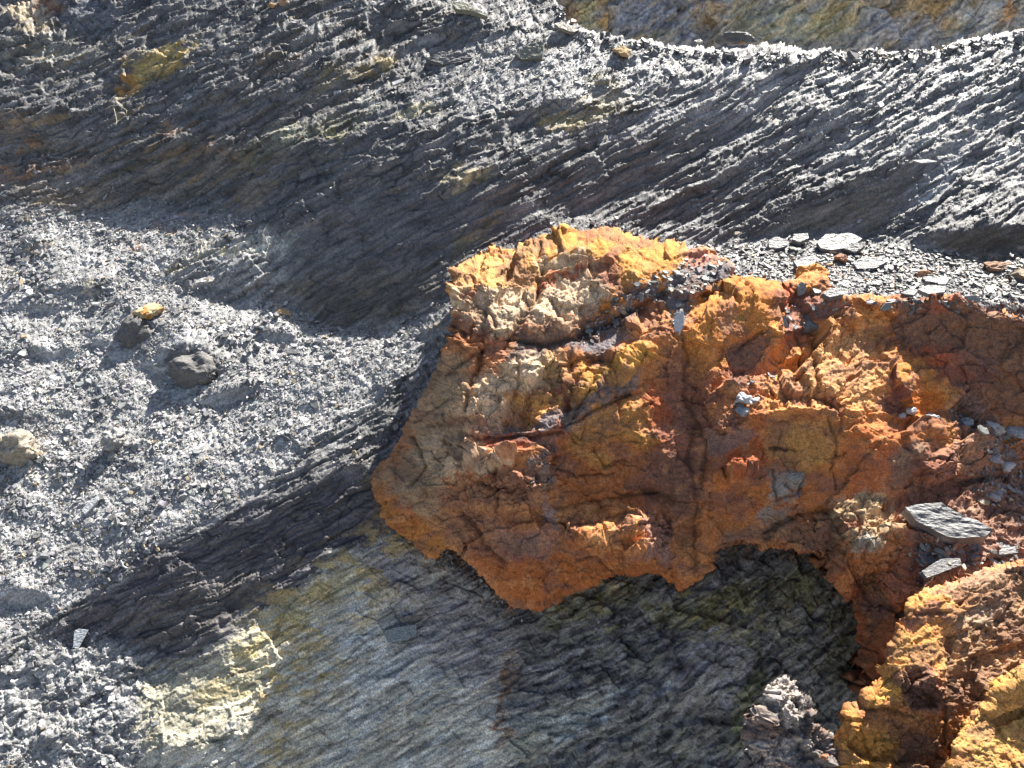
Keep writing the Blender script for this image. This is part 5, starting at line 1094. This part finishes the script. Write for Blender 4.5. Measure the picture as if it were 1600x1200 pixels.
def slab(poly, S, name, label, cat, col, thick, t, az, lift, anchor=None, layers=7, col2=None, seed=1, mat=None):
    """a slate slab whose upper face has this outline, lying with tilt t and azimuth az"""
    cx, cy = np.mean([q[0] for q in poly]), np.mean([q[1] for q in poly]); ax, ay = anchor or (cx, cy)
    p, _, D = surf(S, ax, ay); a, b = math.radians(t), math.radians(az)
    n = np.array([math.sin(a) * math.sin(b), -math.sin(a) * math.cos(b), math.cos(a)]); k = D / F_
    p = p + n * lift * k
    m = 120; pp = np.array(poly + [poly[0]], float); sl = np.concatenate([[0], np.cumsum(np.linalg.norm(np.diff(pp, axis=0), axis=1))]); q = np.linspace(0, sl[-1], m, endpoint=False)
    ox, oy = np.interp(q, sl, pp[:, 0]), np.interp(q, sl, pp[:, 1])
    r = ray(ox, oy); W = CAM + r * (((p - CAM) @ n) / (r @ n))[:, None]
    e1 = np.cross(n, [0, 0, 1.]) if abs(n[2]) < .95 else np.array([1., 0, 0]); e1 /= np.linalg.norm(e1); e2 = np.cross(n, e1); c0 = W.mean(0)
    u = (W - c0) @ e1; v = (W - c0) @ e2
    rings = []; T = thick * k
    ar = np.arange(m) / m
    prof = [(-1.0, s_) for s_ in (.05, .4, .8)] + [(-1 + (i + .5) / layers, .93 + .09 * random.Random(seed * 31 + i).random()) for i in range(layers)] + [(0, s_) for s_ in np.concatenate([[.99], np.linspace(.965, .03, 26)])]
    for i, (z, s_) in enumerate(prof):
        j = 1 + .012 * perlin(ar * 30 + i * 5, ar * 0 + seed, 8) + .02 * perlin(ar * 9 + i * .4, ar * 0 + seed + 3, 8)
        uu, vv = u * s_ * j, v * s_ * j
        hz = z * T + (T * .06 * fbm(uu / (T * 1.1) + seed, vv / (T * .5), 4, 5, .6) + T * .09 * facet((uu + vv * .5) / (T * 2.6), (vv - uu * .3) / (T * 1.1), 6)[0])
        if z < 0 and i < 3: hz = hz - 0
        rings.append(np.stack([uu, vv, hz], 1))
    V = np.concatenate(rings); nr = len(rings); fl = []
    for b_ in range(nr - 1):
        i = np.arange(m); j = (i + 1) % m; fl.append(np.stack([b_ * m + i, b_ * m + j, (b_ + 1) * m + j, (b_ + 1) * m + i], 1))
    Q = np.concatenate(fl)
    c = np.zeros((len(V), 3)) + np.array(col); g = fbm(V[:, 0] / T * .5, V[:, 1] / T * 2, 4, seed)
    if col2 is not None: mm = smooth(.1, .6, g)[:, None]; c = c * (1 - mm) + np.array(col2) * mm
    c = c * (1 + .3 * fbm(V[:, 0] / T * 1.2, V[:, 1] / T * 5 + V[:, 2] / T * 8, 4, seed + 1))[:, None]
    o = mesh_obj(name, V, Q.ravel(), np.arange(len(Q)) * 4, mat or M_CHIP, np.clip(c, .02, .8), False)
    M = np.eye(4); M[:3, 0] = e1; M[:3, 1] = e2; M[:3, 2] = n; M[:3, 3] = c0; o.matrix_world = Matrix(M.tolist()); tag(o, label, cat); return o
G1, G2, G3 = (.135, .134, .133), (.185, .184, .182), (.10, .10, .102)
slab([(1413, 792), (1440, 787), (1470, 785), (1495, 800), (1530, 815), (1552, 828), (1540, 838), (1505, 841), (1480, 838), (1455, 826), (1430, 812)], S2, 'slate_slab', 'large pointed grey slate slab propped over a dark hollow on the outcrop', 'slate slab', G1, 22, 34, -10, 26, anchor=(1490, 850), col2=G2, seed=3)
slab([(1518, 845), (1540, 840), (1580, 840), (1600, 848), (1604, 862), (1570, 866), (1530, 868), (1518, 858)], S2, 'slate_slab', 'pale grey slate slab lying flat below the pointed slab', 'slate slab', G2, 12, 26, 10, 12, anchor=(1560, 870), seed=5)
slab([(1440, 892), (1470, 873), (1500, 872), (1503, 882), (1470, 895), (1448, 903)], S2, 'slate_slab', 'narrow grey slate splinter lying in the hollow under the pointed slab', 'slate slab', G1, 8, 30, 0, 8, anchor=(1470, 895), seed=7)
slab([(1438, 872), (1450, 864), (1470, 868), (1465, 880), (1445, 880)], S2, 'slate_chip', 'small light slate chip at the mouth of the hollow', 'slate chip', G2, 6, 30, 0, 8, anchor=(1450, 885), seed=8)
slab([(1248, 506), (1256, 494), (1280, 487), (1302, 489), (1298, 500), (1280, 510), (1258, 514)], S2, 'slate_slab', 'grey slate slab bridging the dark crack beside the orange hump', 'slate slab', G1, 11, 30, -8, 12, anchor=(1275, 508), col2=G2, seed=9)
slab([(1276, 378), (1290, 366), (1330, 364), (1348, 372), (1330, 386), (1300, 390), (1282, 388)], 'A', 'slate_slab', 'long grey layered slate slab at the back edge of the debris ledge', 'slate slab', G1, 12, 26, 0, 12, anchor=(1310, 392), col2=G2, seed=11)
slab([(1318, 388), (1330, 380), (1346, 378), (1352, 384), (1336, 394)], 'A', 'slate_slab', 'small rounded slate slab leaning on the long layered one', 'slate slab', G3, 9, 34, -10, 12, anchor=(1335, 396), seed=12)
slab([(1200, 376), (1214, 369), (1228, 374), (1230, 384), (1214, 388), (1202, 386)], 'A', 'slate_slab', 'pale rounded slate lump at the left end of the debris ledge', 'slate slab', G2, 9, 32, 0, 8, seed=13, anchor=(1214, 392))
slab([(1240, 366), (1262, 364), (1264, 372), (1250, 378), (1238, 374)], 'A', 'slate_slab', 'flat slate piece between the rounded lump and the long slab', 'slate slab', G1, 8, 28, 0, 8, seed=14, anchor=(1250, 392))
slab([(1332, 410), (1350, 402), (1376, 402), (1384, 410), (1370, 418), (1340, 420)], 'A', 'slate_slab', 'grey slate slab half buried in the middle of the debris ledge', 'slate slab', G3, 10, 26, 0, 8, seed=15, anchor=(1358, 418))
slab([(1240, 408), (1262, 400), (1278, 402), (1272, 414), (1246, 418)], 'A', 'slate_slab', 'grey slate slab resting behind the small orange block', 'slate slab', G1, 9, 26, 0, 10, seed=16, anchor=(1258, 420))
slab([(1284, 458), (1298, 450), (1322, 450), (1318, 460), (1296, 464)], S2, 'slate_slab', 'dark slate piece at the foot of the small orange block', 'slate slab', G3, 9, 28, 0, 9, seed=17, anchor=(1300, 470))
slab([(1434, 452), (1450, 445), (1478, 447), (1476, 456), (1450, 459)], S2, 'slate_slab', 'light slate piece on the front edge of the debris ledge', 'slate slab', G2, 7, 24, 0, 8, seed=18, anchor=(1455, 474))
slab([(1408, 458), (1420, 451), (1436, 453), (1428, 461)], S2, 'slate_slab', 'small slate piece on the brink above the red hollow', 'slate slab', G1, 6, 24, 0, 8, seed=19, anchor=(1422, 474))
slab([(1462, 436), (1472, 431), (1483, 436), (1478, 444), (1466, 443)], 'A', 'slate_chip', 'white round chip on the debris ledge beside an orange patch', 'slate chip', (.48, .48, .47), 5, 30, 0, 6, seed=20)
slab([(1246, 446), (1252, 440), (1260, 443), (1258, 458), (1248, 462)], S2, 'slate_chip', 'upright pale slate chip leaning on the small orange block', 'slate chip', G2, 5, 62, 8, 9, seed=21, anchor=(1252, 462))
slab([(1053, 500), (1058, 488), (1068, 486), (1069, 505), (1062, 524), (1055, 520)], S1, 'slate_flake', 'white slate flake standing in the cleft beside the big boulder', 'slate flake', (.46, .47, .48), 4, 62, -6, 10, seed=22, anchor=(1058, 505))
slab([(1222, 494), (1228, 492), (1232, 512), (1226, 513)], S2, 'slate_flake', 'thin pale flake standing against the right side of the hump', 'slate flake', G2, 3, 66, -20, 8, seed=23, anchor=(1226, 505))
slab([(128, 796), (140, 782), (152, 774), (154, 780), (144, 792), (132, 804)], 'A', 'slate_flake', 'long white slate flake lying on the lower scree', 'slate flake', (.50, .50, .50), 4, 44, -6, 7, seed=24)
slab([(116, 986), (122, 982), (138, 984), (130, 1000), (122, 1014), (114, 1012)], 'A', 'slate_flake', 'pale blue grey flake standing among the lower lit lumps', 'slate flake', (.42, .44, .46), 4, 58, 20, 9, seed=25)
slab([(222, 536), (235, 542), (233, 548), (220, 544)], 'A', 'slate_flake', 'small thin flake under the orange scree stone', 'slate flake', G1, 3, 40, 0, 4, seed=26)
slab([(440, 546), (466, 545), (468, 552), (450, 552)], 'A', 'slate_flake', 'long light flake on the scree below the shaded bank', 'slate flake', G2, 3, 36, 0, 5, seed=27)
slab([(612, 128), (632, 122), (630, 126), (614, 133)], 'A', 'slate_flake', 'thin white flake at the end of the shaded brown bank', 'slate flake', (.46, .46, .46), 3, 40, 0, 6, seed=28)
slab([(1378, 158), (1382, 164), (1376, 167), (1371, 160)], 'A', 'slate_flake', 'bright white flake high on the right hand slope', 'slate flake', (.60, .60, .60), 2, 40, 10, 5, seed=29)
slab([(1425, 250), (1450, 249), (1465, 252), (1440, 254)], 'A', 'slate_flake', 'narrow white flake lying across the right hand slope', 'slate flake', (.55, .55, .55), 2, 40, 0, 6, seed=30)
slab([(598, 986), (612, 982), (636, 977), (650, 976), (650, 990), (640, 998), (612, 1004), (600, 1006)], 'A', 'slate_slab', 'blue grey slab standing out of the shaded bedrock below the boulder', 'slate slab', (.24, .265, .27), 7, 58, -8, 9, seed=31, mat=M_SLATE)
slab([(622, 968), (640, 961), (662, 962), (650, 970), (630, 973)], 'A', 'slate_slab', 'thin brownish slab just above the blue grey one', 'slate slab', (.24, .21, .17), 6, 52, 0, 8, seed=32, mat=M_SLATE)
slab([(646, 1122), (655, 1114), (672, 1118), (662, 1126), (650, 1130)], 'A', 'lichen_flake', 'pale cream flake on the yellow streaked bedrock', 'rock flake', (.44, .44, .36), 3, 56, -6, 5, seed=33, mat=M_SLATE)
slab([(664, 92), (690, 80), (728, 82), (740, 90), (720, 98), (690, 100)], 'A', 'slate_slab', 'bevelled grey slate outcrop slab high on the slope', 'slate slab', G1, 16, 48, -6, 10, seed=34, mat=M_SLATE)
slab([(706, 4), (722, 2), (758, 22), (762, 26), (735, 16), (712, 14)], 'A', 'slate_slab', 'olive grey slab cutting the skyline edge of the scree', 'slate slab', (.20, .20, .15), 8, 40, 0, 12, seed=35)
slab([(866, 36), (880, 34), (906, 46), (896, 50), (872, 42)], 'A', 'slate_slab', 'brown edged slate slab at the foot of the far wall', 'slate slab', (.22, .19, .15), 6, 40, 10, 8, seed=36)
slab([(802, 84), (840, 62), (850, 66), (848, 90), (815, 92)], 'A', 'slate_slab', 'dark olive slab near the crest left of the tan stone', 'slate slab', (.17, .175, .14), 12, 52, -10, 10, seed=37)
stone(970, 92, 38, 18, 'A', 'tan_stone', 'tan angular stone lying alone near the crest', 'stone', (.42, .30, .16), ang=-12, seed=5, lift=.30, mat=M_OCHRE, rough=.03, up=(0, -.2, 1))
stone(446, 16, 16, 24, 'A', 'tan_stone', 'small upright pinkish stone at the top of the slope', 'stone', (.40, .28, .19), ang=0, seed=8, lift=.32, mat=M_OCHRE, up=(0, -.2, 1))
stone(428, 20, 16, 9, 'A', 'tan_stone', 'small flat orange stone beside the upright pinkish one', 'stone', (.40, .25, .12), seed=9, mat=M_OCHRE)
stone(498, 3, 16, 12, 'A', 'pale_stone', 'pale stone cut by the top of the picture', 'stone', (.46, .42, .38), seed=10)
stone(1158, 70, 12, 8, 'A', 'orange_stone', 'tiny orange pebble on the crest below the far wall', 'stone', (.42, .24, .13), seed=11, mat=M_OCHRE)
stone(1150, 66, 70, 26, 'A', 'dark_rock', 'dark low rock behind the crest', 'rock', (.12, .12, .12), seed=12, lift=.15, mat=M_SLATE, up=(0, 0, 1))
stone(1090, 68, 16, 6, 'A', 'pale_stone', 'small pale stone on the crest line', 'stone', (.38, .36, .30), seed=13)
stone(235, 494, 50, 24, 'A', 'orange_stone', 'cream and orange stone topping a dark lump in the scree', 'stone', (.50, .40, .24), ang=18, seed=14, lift=.25, mat=M_OCHRE, col2=(.46, .23, .07), rough=.09, up=(0, -.3, 1))
stone(212, 520, 62, 44, 'A', 'dark_rock', 'dark rock under the orange scree stone', 'rock', (.12, .115, .11), ang=20, seed=15, lift=.0, mat=M_SLATE, lay=.05)
stone(306, 578, 100, 84, 'A', 'slate_block', 'large dark rounded slate block sunk in the scree', 'rock', (.13, .125, .12), ang=-8, seed=19, lift=-.12, mat=M_SLATE, rough=.05, depth=70, lay=.05, up=(0, -.75, .6))
stone(184, 692, 38, 42, 'A', 'grey_stone', 'lone grey knobbly stone in the middle of the scree', 'stone', (.26, .26, .25), seed=19, lift=.25, rough=.10)
stone(38, 708, 66, 70, 'A', 'tan_rock', 'warm grey rock protruding from the scree edge', 'rock', (.32, .28, .22), ang=12, seed=20, lift=.15, mat=M_SLATE, rough=.08)
stone(4, 705, 36, 52, 'A', 'tan_rock', 'yellowish rock cut off by the picture edge', 'rock', (.37, .33, .21), seed=21, lift=.15, mat=M_SLATE, rough=.09)
stone(444, 489, 28, 9, 'A', 'orange_stone', 'flat orange stone on the rim of the shaded bank', 'stone', (.44, .30, .17), ang=-8, seed=25, mat=M_OCHRE)
stone(1160, 630, 28, 20, S2, 'grey_stone', 'pale grey lump perched beside the dark cleft', 'stone', (.40, .41, .42), seed=27, lift=.2, rough=.09, up=(0, -.3, 1))
stone(1158, 648, 26, 16, S2, 'grey_stone', 'grey stone wedged below the pale lump', 'stone', (.28, .29, .30), seed=28, lift=.2, up=(0, -.3, 1))
stone(1180, 628, 18, 7, S2, 'grey_stone', 'narrow grey stone right of the pale lump', 'stone', (.33, .34, .35), ang=20, seed=29, lift=.3, up=(0, -.3, 1))
stone(1425, 644, 20, 12, S2, 'grey_stone', 'pale grey pebble on the front lip of the sunlit slab', 'stone', (.42, .42, .42), ang=30, seed=30, lift=.3, up=(0, -.3, 1))
stone(1412, 650, 20, 10, S2, 'grey_stone', 'grey pebble touching the pale one on the slab lip', 'stone', (.32, .32, .33), seed=31, lift=.3, up=(0, -.3, 1))
stone(1450, 654, 26, 8, S2, 'grey_stone', 'dark narrow pebble at the end of the slab lip', 'stone', (.22, .21, .2), ang=-8, seed=32, lift=.3, up=(0, -.3, 1))
stone(1514, 660, 24, 28, S2, 'grey_stone', 'grey slate lump at the top of the soil slope', 'stone', (.30, .31, .32), seed=33, lift=.2, lay=.04, up=(0, -.3, 1))
stone(1556, 672, 36, 22, S2, 'pale_stone', 'pale flat stone on the soil slope', 'stone', (.42, .41, .38), ang=-20, seed=34, lift=.2, up=(0, -.3, 1))
stone(1590, 678, 40, 18, S2, 'grey_stone', 'grey stone right of the pale flat one', 'stone', (.30, .30, .31), ang=-10, seed=35, lift=.2, up=(0, -.3, 1))
stone(1548, 722, 26, 12, S2, 'grey_stone', 'flat grey stone midway down the soil slope', 'stone', (.26, .26, .28), ang=-10, seed=36, lift=.3, up=(0, -.3, 1))
stone(1572, 732, 30, 16, S2, 'pale_stone', 'light slate piece beside the reddish lump', 'stone', (.42, .43, .44), ang=35, seed=37, lift=.3, up=(0, -.3, 1))
stone(1575, 752, 34, 18, S2, 'red_stone', 'reddish brown lump on the soil slope', 'stone', (.36, .18, .10), ang=-5, seed=38, lift=.2, mat=M_OCHRE, up=(0, -.3, 1))
stone(1556, 778, 20, 12, S2, 'grey_stone', 'small grey stone below the reddish lump', 'stone', (.28, .28, .30), seed=39, lift=.3, up=(0, -.3, 1))
stone(1240, 750, 50, 54, S2, 'grey_nodule', 'crusty grey nodule set in the orange front of the outcrop', 'nodule', (.36, .33, .28), seed=40, lift=-.30, rough=.09, mat=M_OCHRE, up=(-.1, -1, .2), col2=(.29, .25, .20), depth=30)
stone(1208, 808, 42, 34, S2, 'grey_nodule', 'flatter brown grey nodule below the crusty one', 'nodule', (.33, .26, .20), seed=41, lift=-.36, rough=.07, mat=M_OCHRE, up=(-.1, -1, .2), depth=26)
stone(1342, 848, 26, 30, S2, 'grey_nodule', 'small rounded grey nodule in the cream lip of the arch', 'nodule', (.34, .32, .26), seed=42, lift=-.3, rough=.07, mat=M_OCHRE, up=(-.1, -1, .3), depth=18)
stone(1230, 970, 34, 34, 'A', 'cream_nodule', 'cream stone set high in the dark recess under the arch', 'nodule', (.36, .34, .26), seed=43, lift=-.1, mat=M_SLATE, up=(0, -1, .2), rough=.06)
stone(1284, 1186, 16, 10, S5, 'red_stone', 'small pink red pebble on the pale quartz rock', 'stone', (.42, .19, .11), seed=55, lift=.3, mat=M_OCHRE, up=(0, -.5, 1))
# small orange block on the ledge and pink ochre pieces
stone(1268, 442, 54, 34, 'A', 'orange_block', 'small angular orange block on the debris ledge', 'rock', (.56, .27, .08), ang=4, seed=61, lift=.3, mat=M_OCHRE, rough=.08, up=(0, -.1, 1), depth=40)
stone(1312, 412, 24, 16, 'A', 'red_stone', 'small pink stone behind the orange block', 'stone', (.46, .24, .15), seed=62, lift=.3, mat=M_OCHRE, up=(0, -.1, 1))
stone(1446, 432, 34, 16, 'A', 'pink_stone', 'flat pinkish orange stone bedded in the debris ledge', 'stone', (.52, .29, .17), seed=63, lift=.15, mat=M_OCHRE, up=(0, -.1, 1))
stone(1100, 402, 44, 24, 'A', 'pink_stone', 'pink orange stone where the ledge meets the big boulder', 'stone', (.50, .25, .14), ang=-10, seed=64, lift=.2, mat=M_OCHRE, up=(0, -.1, 1))
stone(1560, 420, 50, 20, 'A', 'brown_rock', 'brown rock bedded at the far end of the debris ledge', 'rock', (.32, .20, .13), seed=65, lift=.1, mat=M_OCHRE, up=(0, -.1, 1), rough=.09)
stone(1590, 436, 46, 22, 'A', 'brown_rock', 'grey brown rock in front of the bedded brown one', 'rock', (.28, .23, .17), seed=66, lift=.1, mat=M_OCHRE, up=(0, -.1, 1), rough=.09)
# dry stem on the shaded bank
def stem(name, label, cat, pts, S, rad, col):
    k = []
    for (x, y, l) in pts:
        p, n, D = surf(S, x, y); k.append(p + (CAM - p) / np.linalg.norm(CAM - p) * l)
    cu = bpy.data.curves.new(name, 'CURVE'); cu.dimensions = '3D'; cu.bevel_depth = rad; cu.bevel_resolution = 1; sp_ = cu.splines.new('POLY'); sp_.points.add(len(k) - 1)
    for i, q in enumerate(k): sp_.points[i].co = (*q, 1)
    o = bpy.data.objects.new(name + '_c', cu); COL.objects.link(o); dg = bpy.context.evaluated_depsgraph_get(); me = bpy.data.meshes.new_from_object(o.evaluated_get(dg)); bpy.data.objects.remove(o)
    me.materials.clear(); m = rock_mat('dry_stalk', (.7, .9), .2, .1, 80, .2)
    a = me.color_attributes.new('Col', 'FLOAT_COLOR', 'POINT'); a.data.foreach_set('color', np.tile(np.array([*col, 1.]), len(me.vertices))); me.materials.append(m)
    o = bpy.data.objects.new(name, me); COL.objects.link(o); tag(o, label, cat)
stem('dry_stem', 'thin dry looping plant stem hanging on the shaded slate bank', 'plant stem', [(166, 172, .01), (176, 170, .03), (190, 171, .05), (199, 174, .05), (200, 180, .04), (194, 186, .03), (188, 192, .02), (185, 200, .01), (184, 190, .03), (182, 180, .04), (180, 172, .03)], 'A', .0022, (.42, .40, .30))
stem('twig', 'short dry twig in the hollow under the pointed slab', 'twig', [(1456, 844, .02), (1462, 838, .03), (1468, 833, .02)], S2, .003, (.45, .36, .25))
